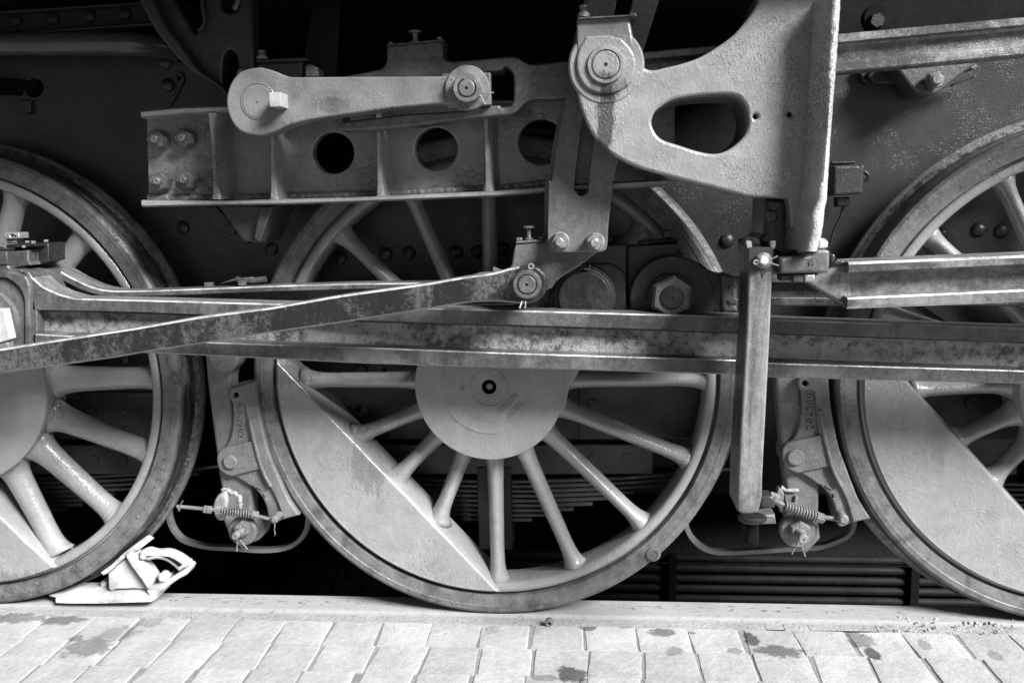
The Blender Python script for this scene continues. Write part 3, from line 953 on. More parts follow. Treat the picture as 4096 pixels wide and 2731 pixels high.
plate('gusset', bt, T('E 1700,235 2150,235 2030,532 1905,520'), -.18, .2, M_dim, (), .008)
plate('gusset_rib', bt, T('E 2030,250 2140,250 2035,525 1985,500'), -.21, .06, M_dim, (), .006)
plate('strap', bt, T('E 1530,240 1700,240 1960,535 1840,532 1740,480'), .14, .05, M_frame, (), .006)
disc('strap_bolt', bt, *c1('E', 1800, 430), .12, 24, .03, M_frame)
# ------------------------------------------------------------------ coupling rod (behind the main rod)
YC = -.12
t = thing('coupling_rod', 'coupling rod with a round capped bearing, mostly hidden behind the main rod', 'rod', un(1700, 1150, YC))
top = smooth(T('S 150,1040* 187,1058* 230,1079* 306,1121* 383,1152* 459,1163* 600,1162 1100,1143 1410,1134 1737,1131 2060,1128'), 5, False)
st = []
for u, v in top:
    h = 23 if u > 450 else 23 + (450 - u) * .05
    st.append((u, v, v + h, v + 60, v + 66, v + 92))
ibar('shank', t, st, YC, YC + .04, YC + .09, M_rod, .004, {0: M_sheen, 1: M_worn_glint})
blk = T('d 330,1330 420,960 520,860 560,600 940,565 1400,560 1790,600 1850,640 2000,620 2300,580 2360,620 2420,760 2480,820 2480,1500 330,1500')
plate('bearing_block', t, T('G 330,1120 330,900 560,700 600,560 1075,545 1190,548 1185,1120'), YC - .02, .1, M_rod2, (), .006)
plate('oil_box', t, T('G 1192,560 1290,545 1590,528 1597,610* 1640,665* 1800,720 1800,1120 1192,1120'), YC + .01, .08, M_rod2, (), .006)
plate('lid', t, T('G 1285,528 1330,515 1595,500 1597,520 1285,545'), YC + .0, .09, M_rod2)
plate('lid', t, T('G 1040,492 1075,490 1075,520 1040,520'), YC + .0, .09, M_rod2)
plate('lid_nut', t, T('G 1470,440 1500,425 1540,430 1542,500 1475,500'), YC + .02, .03, M_rod2)
plate('bearing_ring', t, T('d 1565,870 1830,870* 1960,930* 2045,1010 2080,1560 1000,1560 1060,1200*'), YC - .035, .05, M_rod2, (), .005)
u, v = c1('d', 1490, 1320)
cap = lathe('bearing_cap', t, u, v, YC - .06, [(0, YC - .075), (.071, YC - .075), (.074, YC - .073), (.077, YC - .066), (.083, YC - .064), (.085, YC - .058), (.089, YC - .057), (.092, YC - .052), (.093, YC - .02)], M_rod2, 72)
disc('centre_mark', cap, u + 0, v, YC - .0765, 7, .003, M_black)
plate('clip', cap, T('d 1470,950 1490,930 1545,930 1560,870 1580,880 1560,960 1500,955'), YC - .085, .02, M_gear, (), .003)
u, v = c1('G', 1545, 962)
lathe('knuckle', t, u, v, -.17, [(0, -.17), (.116, -.17), (.120, -.166), (.120, -.06), (0, -.06)], M_rod2, 72)
plate('knuckle_arm', t, T('G 1640,690* 1760,690* 1830,740* 1900,775 2080,800 2120,1120 1640,1120'), -.165, .1, M_rod2, (), .006)
nn = hexnut('knuckle_nut', t, u, v, -.245, 88, .05, M_rod, .45)
disc('washer', nn, u - 4, v - 4, -.19, 94, .03, M_rod2)
disc('pin_end', nn, u, v, -.251, 47, .03, M_rod2, 6)
tube('split_pin', nn, [un(*c1('G', 1550 + 14*math.cos(a), 800 + 16*math.sin(a)), -.2) for a in (0, .8, 1.6, 2.4, 3.1, 3.9, 4.7, 5.5)], .002, M_gear, 6, True)
st = [(2880, 1103, 1131, 1180, 1190, 1226), (3320, 1102, 1130, 1182, 1192, 1225), (3700, 1102, 1130, 1182, 1192, 1225), (5500, 1102, 1130, 1182, 1192, 1225)]
ibar('shank', t, st, -.115, -.08, -.03, M_rod2)
plate('knuckle_tongue', t, T('G 1930,770* 2060,795 2060,1075 1935,1075* 1925,920*'), -.172, .04, M_rod, (), .012)
for pts in ('G 1985,870 2060,860 2060,880 1990,900', 'G 1985,985 2060,965 2060,1010 1990,1010'):
    plate('tongue_rib', t, T(pts), -.178, .01, M_rod, (), .003)
# little cock standing on the rod between the left and middle wheels
cck = ptube('drain_cock', t, 'E 1850,815 1900,830 2020,825 2085,815', -.06, 13, M_gear)
stud(cck, 'E', 1640, 858, -.07, 30, 18, M_gear, 'cock_nut')
stud(cck, 'E', 1900, 845, -.09, 26, 22, M_gear, 'cock_nut')
plate('cock_lever', cck, T('E 1720,855 1820,815 1980,798 1985,815 1830,830'), -.09, .006, M_gear, (), .002)

# ------------------------------------------------------------------ main rod
YM = -.27
t = thing('main_rod', 'long heavy steel main rod with a fluted side crossing the whole picture', 'rod', un(1700, 1400, YM))
st = []
tt = [(84, 1077), (126, 1108), (168, 1146), (230, 1175), (298, 1194), (383, 1196), (600, 1201), (1100, 1215), (1900, 1237), (2512, 1254), (2979, 1266), (3083, 1277), (4096, 1312), (4500, 1326)]
fb_ = [(84, 1240), (134, 1241), (421, 1245), (600, 1251), (1425, 1282), (2000, 1299), (2979, 1330), (3083, 1333), (4096, 1368), (4500, 1382)]
wl_ = [(84, 1318), (230, 1326), (936, 1356), (1900, 1391), (2979, 1427), (4096, 1465), (4500, 1479)]
lt_ = [(84, 1335), (230, 1343), (900, 1373), (1410, 1389), (2000, 1412), (2979, 1442), (3072, 1453), (4096, 1483), (4500, 1497)]
bt_ = [(84, 1395), (612, 1414), (900, 1427), (1410, 1453), (2000, 1473), (2976, 1500), (3072, 1510), (4096, 1535), (4500, 1548)]
for u in [84, 105, 126, 147, 168, 200, 230, 262, 298, 340, 383] + list(range(450, 5650, 100)):
    st.append((u, lin(tt, u), lin(fb_, u), lin(wl_, u), lin(lt_, u), lin(bt_, u)))
ibar('shank', t, st, YM, YM + .04, YM + .09, M_rod, .004, {0: M_sheen, 1: M_worn_glint, 8: M_worn_glint, 10: M_sheen})
# painted/worn floor of the flute
S = []
for u in range(140, 5650, 90):
    a, b_ = un(u, lin(fb_, u) + 5, YM + .04), un(u, lin(wl_, u) + 1, YM + .04)
    S.append([Vector((a.x, YM + .042, a.z)), Vector((a.x, YM + .0385, a.z)), Vector((a.x, YM + .0385, b_.z)), Vector((a.x, YM + .042, b_.z))])
loft('flute', t, S, M_web)
plate('big_end', t, T('S -300,1000 27,1000 27,1048* 42,1075* 84,1077* 128,1109* 148,1240 148,1420 -300,1420'), YM, .17, M_rod, (), .006)
plate('strap', t, T('e -500,520 0,520 120,540* 220,570* 285,620* 318,750* 308,900 315,1500 -500,1500'), YM - .018, .03, M_rod, [T('e -400,605 0,605* 95,628* 185,700* 238,800* 250,900 255,1480 -400,1480')], .006)
plate('bearing_shell', t, T('e -450,605 0,605* 95,628* 185,700* 238,800* 250,900 255,1500 -450,1500'), YM - .004, .02, M_gear, (), .004)
lathe('crank_pin', t, -60, 1290, YM - .02, [(0, YM - .05), (.075, YM - .05), (.08, YM - .045), (.08, YM - .02), (.094, YM - .018), (.098, YM - .004)], M_gear, 56)
plate('wedge', t, T('e -60,930 40,930 110,1240 95,1255 -60,1300'), YM - .075, .03, M_bright_paint, (), .004)
plate('wedge_washer', t, T('e -60,1310 60,1270 85,1275 88,1340 -60,1375'), YM - .07, .03, M_bright, (), .006)
ob = plate('oil_box', t, T('e -400,320 70,305 72,470 -400,470'), YM - .006, .16, M_rod, (), .005)
plate('oil_box', t, T('e 72,330 295,315 300,440 320,470 100,520 72,470'), YM + .02, .12, M_rod, (), .006)
plate('oil_box', t, T('e 290,270 505,240 510,430 400,475 320,465 296,420'), YM + .07, .09, M_rod2, (), .006)
plate('lid', ob, T('e -400,305 70,292 75,312 -400,325'), YM - .01, .16, M_rod2, (), .002)
plate('lid', ob, T('e 40,262 372,246 374,275 40,292'), YM + .02, .13, M_rod2, (), .002)
for x, y, w_, h_ in ((55, 275, 13, 12), (285, 228, 13, 9), (350, 232, 13, 12), (482, 217, 13, 9), (250, 278, 12, 10), (0, 245, 8, 9)):
    stud(ob, 'e', x, y, YM + .02, w_, h_, M_bright)
cn = plate('filler_nut', t, T('e 38,140 60,130 195,130 200,190 38,200'), YM + .0, .05, M_bright, [circ(*c1('e', 120, 163), 6)], .004)
plate('filler_neck', cn, T('e 60,200 170,198 165,245 62,248'), YM + .01, .04, M_nut, (), .005)

# ------------------------------------------------------------------ eccentric rod
YE = -.415
t = thing('eccentric_rod', 'mottled oily rod slanting up from the lower left to the pin under the link', 'rod', un(1000, 1280, YE))
up_ = [(-300, 1440), (0, 1396), (107, 1379), (306, 1348), (561, 1309), (816, 1264), (1080, 1231), (1359, 1182), (1727, 1131), (1854, 1108), (1966, 1094), (2010, 1082), (2060, 1068), (2112, 1061)]
lo_ = [(-300, 1540), (0, 1493), (459, 1430), (566, 1410), (1104, 1328), (1359, 1292), (1767, 1228), (1869, 1211), (1950, 1206), (2010, 1208), (2060, 1214), (2112, 1217)]
S = []
for u in list(range(-300, 1990, 60)) + [2010, 2040, 2075, 2105]:
    a, b_ = un(u, lin(up_, u), YE), un(u, lin(lo_, u), YE)
    V = lambda y, z: Vector((a.x, y, z))
    c_ = .005
    S.append([V(YE + .055, a.z), V(YE + c_, a.z), V(YE, a.z - c_), V(YE, b_.z + c_), V(YE + c_, b_.z), V(YE + .055, b_.z)])
loft('shank', t, S, M_ecc, 28, worn={0: M_sheen, 1: M_worn_glint, 3: M_sheen})
u, v = c1('d', 705, 1155)
e = disc('eye', t, u + 4, v - 2, YE - .002, 78, .06, M_ecc, 0, 56, .006)
cl = lathe('collar', t, u, v, YE - .03, [(.0258, YE - .02), (.0258, YE - .030), (.027, YE - .032), (.0345, YE - .032), (.0375, YE - .028), (.0375, YE)], M_gear, 56)
disc('pin', cl, u, v, YE - .034, 37, .03, M_gear, 6, 48)
cotter(cl, c1('d', 762, 905), 10, ((c1('d', 690, 1370), c1('d', 682, 1476)), (c1('d', 650, 1370), c1('d', 605, 1476))), YE - .02, M_bright, 4)
plate('fork_top', t, T('F 1870,802 2000,765 2156,752 G 150,735 150,765 0,790 F 1900,812'), YE + .06, .02, M_gear, (), .003)

# ------------------------------------------------------------------ expansion link with its foot
YL = -.345
t = thing('expansion_link', 'slotted steel expansion link hanging behind the round bearing with two nuts at its foot', 'link', un(2300, 1000, YL))
outl = T('C 905,-90 875,40* 810,270* 745,600* 690,880* 635,1150* 603,1400* G 575,40 570,540* 610,603* 640,606 940,606 1000,600* 1035,560* 1045,400 1085,60 C 1125,1250* 1200,850* 1290,500* 1370,240* 1475,-90')
slot = T('C 1120,-70 1090,105* 1000,330* 920,600* 850,920* 800,1260* 778,1440* 790,1510* 833,1535* 880,1505* 892,1430* 910,1260* 950,1020* 1030,680* 1110,400* 1210,110* 1250,-70')
plate('front_plate', t, outl, YL, .035, M_link, [slot], .003)
plate('rear_plate', t, [(u - 14, v, s) for u, v, s in outl], YL + .075, .035, M_link, [slot], .003)
for k, (x, y) in enumerate(((1160, 560), (1640, 570))):
    u, v = c1('d', x, y)
    n_ = hexnut('link_nut', t, u, v, YL - .042, 36, .03, M_nut, (.1, .75)[k])
    disc('washer', n_, u, v + 2, YL - .012, 38, .014, M_nut)
    disc('bolt_end', n_, u - 3, v + 4, YL - .056, 18, .03, M_bright, 2)
    cotter(n_, (u + (20, 3)[k], v + (-12, -22)[k]), 5, (), YL - .05, M_bright, 2)
ft = plate('foot', t, T('d 555,605 925,565 970,500 1780,480 1760,690 1660,722 1460,872 1430,900* 1250,1010* 1110,1110* 1050,1200 1000,1218 880,1300* 700,1380* 560,1330 470,1200 450,980 500,870 525,690'), YL + .037, .075, M_gear, (), .006)
plate('lid', ft, T('d 555,600 560,565 920,530 925,570'), YL + .034, .08, M_gear, (), .003)
plate('lid_screw', ft, T('d 560,565 560,515 600,512 640,515 640,560'), YL + .036, .03, M_gear, (), .003)
plate('lid_screw', ft, T('d 860,535 862,500 895,485 935,508 935,535'), YL + .036, .03, M_gear, (), .003)
oil_knob(ft, 'd', 735, 540, 350, YL + .05, M_gear)
disc('oil_hole', ft, *c1('d', 1365, 845), YL + .035, 4, .004, M_black)

# ------------------------------------------------------------------ radius rod with slotted die end
YR = -.33
t = thing('radius_rod', 'long radius rod with slotted end and oil box, passing behind the pale bracket', 'rod', un(1900, 350, YR))
o_ = T('B 905,603 1150,560* 1232,532* 1262,480* 1267,440 1265,362 1705,318 1710,440 1722,465* 1765,482* 1850,478 2156,450 C 270,445* 330,450* 400,492* 480,502* 820,462 820,765 690,775 480,780* 400,805* 320,882* 250,902* 0,922 B 1500,985 1200,1010 940,1027* 880,1005* 832,940 832,700')
sl = T('B 925,935* 960,948* 1020,942 1400,895 1900,868 2040,830 C 190,825 200,838* 225,844* 283,832 300,790* 304,720* 300,600* 280,555* 235,520* 205,548* 110,562 B 1700,650 1000,660 920,720')
plate('fork', t, o_, YR, .09, M_gear, [sl], .006)
plate('lid', t, T('B 1258,362 1270,350 1712,305 1714,322'), YR - .004, .1, M_gear, (), .003)
for x, y in ((1302, 345), (1682, 304)):
    stud(t, 'B', x, y, YR + .01, 16, 12, M_nut)
oil_knob(t, 'B', 1492, 335, 240, YR + .04, M_nut)
tp = [(2300, 240), (2480, 216), (2700, 196), (3345, 137), (4096, 69), (4500, 32)]
f1 = [(2300, 268), (2480, 246), (2700, 228), (3345, 173), (4096, 102), (4500, 64)]
w1 = [(2300, 345), (2480, 322), (2700, 305), (3345, 247), (4096, 178), (4500, 142)]
l1 = [(2300, 350), (2480, 328), (2700, 311), (3345, 252), (4096, 183), (4500, 146)]
b1 = [(2300, 392), (2480, 366), (2700, 350), (3345, 292), (4096, 222), (4500, 184)]
ibar('shank', t, [(u, lin(tp, u), lin(f1, u), lin(w1, u), lin(l1, u), lin(b1, u)) for u in range(2300, 5600, 100)], YR + .01, YR + .04, YR + .08, M_guide)

# ------------------------------------------------------------------ lifting arm
YA = -.42
t = thing('lifting_arm', 'smooth painted arm with a big round left end and a square-headed bolt', 'arm', un(1400, 380, YA))
ol = T('B 250,530* 330,540* 400,562* 480,595* 560,605* 900,603 1500,600 1700,597* 1780,580 2060,690 1960,840 1830,838* 1700,815* 1500,830 1300,850 900,905 640,945* 500,985* 400,1030* 330,1052* 250,1062* 120,1028* 40,930* 10,795* 40,665* 120,565*')
plate('arm', t, ol, YA, .07, M_arm, (), .005)
plate('boss', t, T('B 250,530* 400,562* 500,640* 520,795* 490,930* 400,1030* 250,1062* 120,1028* 40,930* 10,795* 40,665* 120,565*'), YA + .06, .05, M_arm, (), .006)
u, v = c1('B', 262, 797)
inl = lathe('inlay', t, u, v, YA, [(0, YA - .0015), (.0405, YA - .0015), (.0435, YA - .0006), (.044, YA + .002), (.0452, YA + .002), (.0457, YA - .0022), (.0476, YA - .0012), (.0484, YA + .001)], M_arm, 56, ang=15)
disc('centre_mark', inl, *c1('B', 252, 797), YA - .003, 7, .004, M_nut, 4)
u, v = c1('B', 392, 783)
p = un(u, v, YA - .055)
box('square_bolt', t, (p.x - .0155, YA - .055, p.z - .0175), (p.x + .0155, YA + .01, p.z + .0185), M_pale, .003)
u, v = c1('B', 1898, 690)
lathe('washer', t, u, v, YA - .01, [(.03, YA - .012), (.054, YA - .012), (.056, YA - .009), (.056, YA + .01)], M_nut, 56)
co = lathe('collar', t, u, v, YA - .035, [(.024, YA - .038), (.034, YA - .038), (.0365, YA - .034), (.0365, YA)], M_nut, 48)
disc('pin', co, u - 3, v, YA - .042, 33, .03, M_nut, 6)
plate('fork_cheek', t, T('B 1700,575 2080,568 2085,820 1760,850 1700,800'), YA + .06, .03, M_nut, (), .004)
cotter(co, c1('B', 1773, 636), 11, ((c1('B', 2000, 735), c1('B', 2106, 727)), (c1('B', 2000, 742), c1('B', 2038, 818))), YA - .03, M_bright, 3)
# bearing cover of the shaft behind the arm
t = thing('shaft_bearing', 'dark bearing with a flat lid and a grease nipple behind the arm', 'bearing', un(1100, 280, -.3))
plate('housing', t, T('B 250,490 560,478 610,480 610,620 250,620'), -.32, .12, M_dim, (), .008)
plate('lid', t, T('B 240,470 480,455* 620,450* 655,465* 650,480 250,492'), -.33, .14, M_dim, (), .003)
nipple(t, 'B', 292, 468, 392, -.3, M_nut)
hexnut('nut', t, *c1('B', 675, 560), -.33, 28, .05, M_nut, .2)
plate('bolt_head', t, T('B 625,520 650,505 690,508 725,530 725,605 625,605'), -.34, .05, M_nut, (), .005)
plate('bolt_head', t, T('B 735,560 770,552 775,605 735,605'), -.31, .04, M_dim, (), .004)
# ------------------------------------------------------------------ guide bracket
YK = -.46
t = thing('guide_bracket', 'big pale painted bracket with an oval hole and a bright right-hand edge', 'bracket', un(2900, 700, YK))
pl = T('C 798,150 1212,128 1228,220* 1250,340* 1268,430* 1298,500* 1345,540* 1410,549* 1500,528* 1620,500* 1760,450* 1900,368* 2030,270* D 0,130* 60,30* 85,-60 640,-60 600,500 575,1000 520,1568 H 470,300 440,420 325,420 318,250* 305,190 C 2140,1545 1900,1480* 1700,1430* 1500,1378* 1300,1322* 1150,1255* 1050,1190* 950,1095* 880,980* 830,850* 795,720* 775,600* 790,480 795,300')
hole = T('C 1385,970* 1400,900* 1440,850* 1550,785* 1700,755* 1900,740* 2030,745* 2090,780* 2130,850* 2146,950* 2120,1050* 2060,1122* 1980,1180* 1880,1207* 1750,1187* 1600,1140* 1480,1100* 1420,1050*')
plate('web', t, pl, YK, .06, M_brkt, [hole, circ(*c1('D', 52, 915), 10), circ(*c1('D', 320, 898), 9)], .008)
body = T('C 1500,545 1620,512* 1760,462* 1900,380* 2030,282* D 0,140* 60,45* 95,-60 640,-60 600,500 575,1000 520,1568 C 2140,1535 1900,1470* 1700,1420* 1500,1370 1330,1240 1330,700')
plate('inner_web', t, body, YK + .065, .22, M_brkt, [[(u + 1, v + 1, s) for u, v, s in hole]], .01)
def vstrip(name, left, right, Y0, Y1, mat, b, n=36, amp=.0015):
    L_, R_ = smooth(T(left), 8, False), smooth(T(right), 8, False)
    def at(P, tt):
        P = sorted(P, key=lambda q: q[1])
        for a, c in zip(P, P[1:]):
            if tt <= c[1]:
                break
        k = (tt - a[1]) / max(1e-6, c[1] - a[1])
        return a[0] + (c[0] - a[0]) * k
    v0 = max(min(q[1] for q in L_), min(q[1] for q in R_))
    v1 = min(max(q[1] for q in L_), max(q[1] for q in R_))
    S = []
    for i in range(n + 1):
        v = v0 + (v1 - v0) * i / n
        a, c = un(at(L_, v) + random.uniform(-1, 1), v, Y0), un(at(R_, v) + random.uniform(-1, 1), v, Y0)
        r_ = random.uniform(-amp, amp)
        V = lambda x, y: Vector((x, y, a.z))
        S.append([V(a.x - .03, Y1), V(a.x - .014, YK - .002), V(a.x - .002, YK - .022), V(a.x, Y0 + b), V(a.x + b*.5, Y0 + b*.25 + r_), V((a.x + c.x)/2, Y0 - .001 + r_), V(c.x - b*.5, Y0 + b*.25 + r_), V(c.x, Y0 + b), V(c.x, Y1)])
    return loft(name, t, S, mat, 60)
vstrip('edge_flange', 'D 640,-60 605,500 580,1000 530,1560 H 490,300* 478,450* 440,600*', 'D 732,-60 695,500 655,1000 620,1560 H 600,300* 582,450* 540,600*', YK - .10, YK + .25, M_lit_edge, .012, 70)
u, v = c1('C', 1025, 507)
bs = plate('boss', t, T('C 870,285 1020,275* 1150,300 1235,400* 1262,520* 1225,640* 1140,710* 1020,738* 900,708* 820,620* 793,500* 815,390*'), YK - .012, .03, M_brkt, (), .006)
disc('boss_step', bs, u + 2, v + 4, YK - .003, 146, .03, M_brkt, 0, 72, .005)
rg = lathe('bush', t, u, v, YK - .02, [(.0352, YK - .014), (.036, YK - .020), (.0435, YK - .020), (.0465, YK - .014), (.047, YK)], M_nut, 64)
disc('pin', rg, u, v, YK - .020, 53, .03, M_brkt, 8, 56)
plate('oil_box', t, T('C 800,150 1205,128 1240,330 1250,420 800,420'), YK - .006, .02, M_arm, (), .005)
plate('lid', t, T('C 800,150 810,138 1180,118* 1210,100* 1250,100* 1270,118* 1262,130* 1200,128'), YK - .02, .12, M_gear, (), .003)
nipple(t, 'C', 852, 138, 34, YK + .0, M_nut)
# neck and foot carrying the guide bar
plate('neck', t, T('H 130,180 320,195 445,420 440,610* 250,640 100,540 80,500 118,460 125,330'), YK + .07, .2, M_dim, (), .01)
plate('neck_nut', t, T('H 160,285 190,275 225,285 222,365 165,365'), YK + .03, .05, M_dim, (), .005)
ftb = plate('foot', t, T('H 245,650 400,632* 490,628* 545,585 615,585 636,600 632,700 620,765 430,770 250,772 240,700'), YK - .06, .16, M_gear, (), .007)
text('lettering', ftb, '66', *c1('H', 492, 690), YK - .061, 17, 5, M_gear, .0012)
hexnut('nut', ftb, *c1('H', 582, 540), YK - .01, 24, .05, M_bright, .3)
plate('nut', ftb, T('H 548,515 560,500 605,505 622,530 618,572 545,582'), YK - .055, .06, M_bright_paint, (), .005)
plate('bolt_head', ftb, T('H 345,778 435,778 435,842 350,842'), YK - .045, .07, M_gear, (), .004)
plate('bolt_head', ftb, T('H 437,778 518,780 518,838 437,842'), YK - .05, .07, M_bright, (), .004)  # right facet of the same bolt, bright to stand for its lit side
plate('bolt_head', ftb, T('H 245,780 345,780 345,830 250,830'), YK - .02, .05, M_dim, (), .004)
plate('stud', ftb, T('H 638,622 670,620 682,650 660,690 640,690'), YK, .04, M_dim, (), .004)

# ------------------------------------------------------------------ guide bar
YG = -.47
t = thing('guide_bar', 'greasy steel guide bar reaching in from the right under the bracket', 'bar', un(3700, 1150, YG))
ibar('bar', t, [(u, lin([(3396, 1049), (4096, 1021), (4500, 1005)], u), lin([(3396, 1093), (4096, 1060), (4500, 1041)], u), lin([(3396, 1180), (4096, 1150), (4500, 1132)], u),
     lin([(3401, 1192), (4096, 1160), (4500, 1142)], u), lin([(3401, 1236), (4096, 1210), (4500, 1195)], u)) for u in [3396] + list(range(3450, 5600, 80))], YG, YG + .045, YG + .13, M_guide, .006, {0: M_sheen, 1: M_worn_glint, 8: M_worn_glint, 10: M_worn_glint})
plate('end_tongue', t, T('H 640,700 760,690 800,700 800,1045 785,1045 455,845 520,790'), YG + .04, .08, M_guide, (), .006)
plate('top_step', t, T('H 690,662 785,680 785,700 640,712 660,690'), YG + .03, .06, M_rod2, (), .004)

# ------------------------------------------------------------------ hanging link in front of the rods
YU = -.50
t = thing('hanging_link', 'pale flat bar hanging upright before the rods, split pin at its top', 'link', un(3000, 2050, YU))
hb = T('S 2999,996* 3004,990* 3086,990* 3092,996* 3081,1300 3050,1900 3048,1985 3036,2036* 3018,2052* 2968,2053* 2950,2040 2953,1900 2988,1300')
plate('bar', t, hb, YU, .016, M_hang, (), .005)
plate('rear_bar', t, [(u - 1, v, s) for u, v, s in hb], YU + .016, .14, M_oil_shade, (), .006)
plate('oily_top', t, T('S 3000,996* 3005,991* 3085,991* 3091,996* 3088,1082 3060,1086 3050,1110 3046,1082 3008,1082 2996,1095'), YU - .0015, .004, M_dim, (), .001)
bo = hexnut('nut', t, *c1('f', 712, 672), YU - .028, 30, .02, M_nut, .4)
disc('washer', bo, *c1('f', 712, 672), YU - .010, 32, .012, M_nut)
disc('bolt_end', bo, *c1('f', 720, 670), YU - .044, 17, .03, M_bright_paint)
cotter(bo, c1('f', 605, 692), 8, ((c1('f', 780, 668), c1('f', 910, 607)), (c1('f', 775, 690), c1('f', 925, 742)), (c1('f', 630, 680), c1('f', 665, 682))), YU - .04, M_bright, 3)
t = thing('link_socket', 'dark eye and post under the foot of the hanging link', 'socket', un(3000, 2150, -.4))
lp = un(3010, 2066, -.42)
me = lathe_mesh(0, 0, [(0, -.012), (.027, -.012), (.032, -.008), (.033, 0), (.028, .004), (0, .006)], 40)
me.transform(Matrix.Translation(lp) @ Matrix(((1.15, 0, 0, 0), (0, 0, -1, 0), (0, 1, 0, 0), (0, 0, 0, 1))))
link('eye', me, M_frame2, t)
plate('post', t, T('r 520,740 740,740 730,1100 520,1100'), -.30, .06, M_black, (), .01)
plate('cross_bar', t, T('r 760,330 930,330 980,400 980,510 760,505'), -.30, .06, M_dim, (), .005)
plate('cross_bar', t, T('r 640,640 980,610 1000,770 640,775'), -.38, .06, M_gear, (), .006)

# ------------------------------------------------------------------ brake gear (left and right sets)
Z1 = [complex(918, 1849), complex(942.5, 1578), complex(1194, 2060)]
Z2 = [complex(3176, 1835), complex(3227, 1533), complex(3484, 2069)]
m1_, m2_ = sum(Z1) / 3, sum(Z2) / 3
K_ = sum((b - m2_) * (a - m1_).conjugate() for a, b in zip(Z1, Z2)) / sum(abs(a - m1_) ** 2 for a in Z1)
def mp(P, right):
    if not right:
        return P
    out = []
    for q in P:
        z = m2_ + K_ * (complex(q[0], q[1]) - m1_)
        out.append((z.real, z.imag) + tuple(q[2:]))
    return out
def brake_set(right):
    s_ = 'right' if right else 'left'
    side = 'at the right wheel, beside the hanging link' if right else 'between the left and middle wheels'
    sc = abs(K_) if right else 1.0
    m = lambda s: mp(T(s), right)
    pt = lambda k, x, y: mp([c1(k, x, y)], right)[0][:2]
    th = thing('brake_hanger', 'long cast brake hanger %s' % side, 'brake hanger', un(*pt('I', 1850, 1400), 0), 'brake hangers of the engine')
    plate('arm', th, m('I 1600,-60 1890,-60 1890,60* 1870,110* 1820,180* 1812,300 1815,420 1900,800 1965,1010* 1972,1300 1990,1450 1890,1560 1790,1450 1735,1300 1735,1090 1712,950* 1690,770* 1648,450* 1620,200*'), .0, .07, M_cast, (), .01)
    e0 = disc('eye', th, *pt('I', 1750, 60), -.03, 62 * sc, .06, M_cast, 0, 48, .006)
    disc('eye_pin', e0, *pt('I', 1685, 62), -.045, 27 * sc, .03, M_cast)
    sh = thing('brake_shoe', 'cast brake block with raised numbers %s' % ('against the right wheel' if right else 'against the middle wheel'), 'brake shoe', un(*pt('a', 600, 1500), -.01), 'brake shoes of the engine')
    out = m('a 385,160* 430,140 705,62 712,200* 740,450* 790,700* 850,950* 920,1130* 1010,1350* 1105,1568* c 2042,325 1830,385 1740,425* 1700,400* 1672,290* 1650,200* 1600,100* 1510,0* a 610,1380* 530,1325* 430,1272* 370,1265* 280,1222* 225,1150* 206,1050* 225,975* 310,900* 370,800* 405,650* 415,480* 400,340* 372,295* 362,230*')
    plate('body', sh, out, -.018, .10, M_cast, [circ(*pt('a', 447, 247), 10 * sc)], .006)
    plate('lug', sh, m('a 385,160* 430,140 705,64 712,200* 740,450* 790,700* 850,950* 920,1130* 1010,1350* 1105,1560* c 2040,322 1860,372 a 960,1568* 870,1390* 760,1180 735,1185 430,1262* 370,1262* 280,1220* 226,1150* 210,1050* 228,975* 305,912* 610,838* 622,800 600,650* 565,400* 550,340* 520,315* 470,322* 400,325* 372,295* 362,230*'), -.030, .02, M_cast, [circ(*pt('a', 447, 247), 10 * sc)], .005)
    rb_ = [un(u, v, -.032) for u, v in smooth(m('a 625,545* 650,680* 700,900* 785,1190* 890,1395*'), 8, False)]
    tube('raised_bead', sh, rb_, .0062 * sc, M_cast, 8)
    disc('pin', sh, *pt('a', 370, 1095), -.042, 31 * sc, .02, M_cast, 0, 40, .004)
    ang = math.degrees(math.atan2(K_.imag, K_.real)) if right else 0
    for i, ch in enumerate('004202'):
        x, y = 482 + i * 8.5, 395 + i * 71
        text('lettering', sh, ch, *pt('a', x, y), -.0195, 25 * sc, -97 - ang, M_cast, .003)
    text('lettering', sh, '1', *pt('a', 755, 1415), -.0195, 24 * sc, 62 - ang, M_cast, .003)
    text('lettering', sh, '2', *pt('a', 805, 1490), -.0195, 24 * sc, 62 - ang, M_cast, .003)
    return th, sh
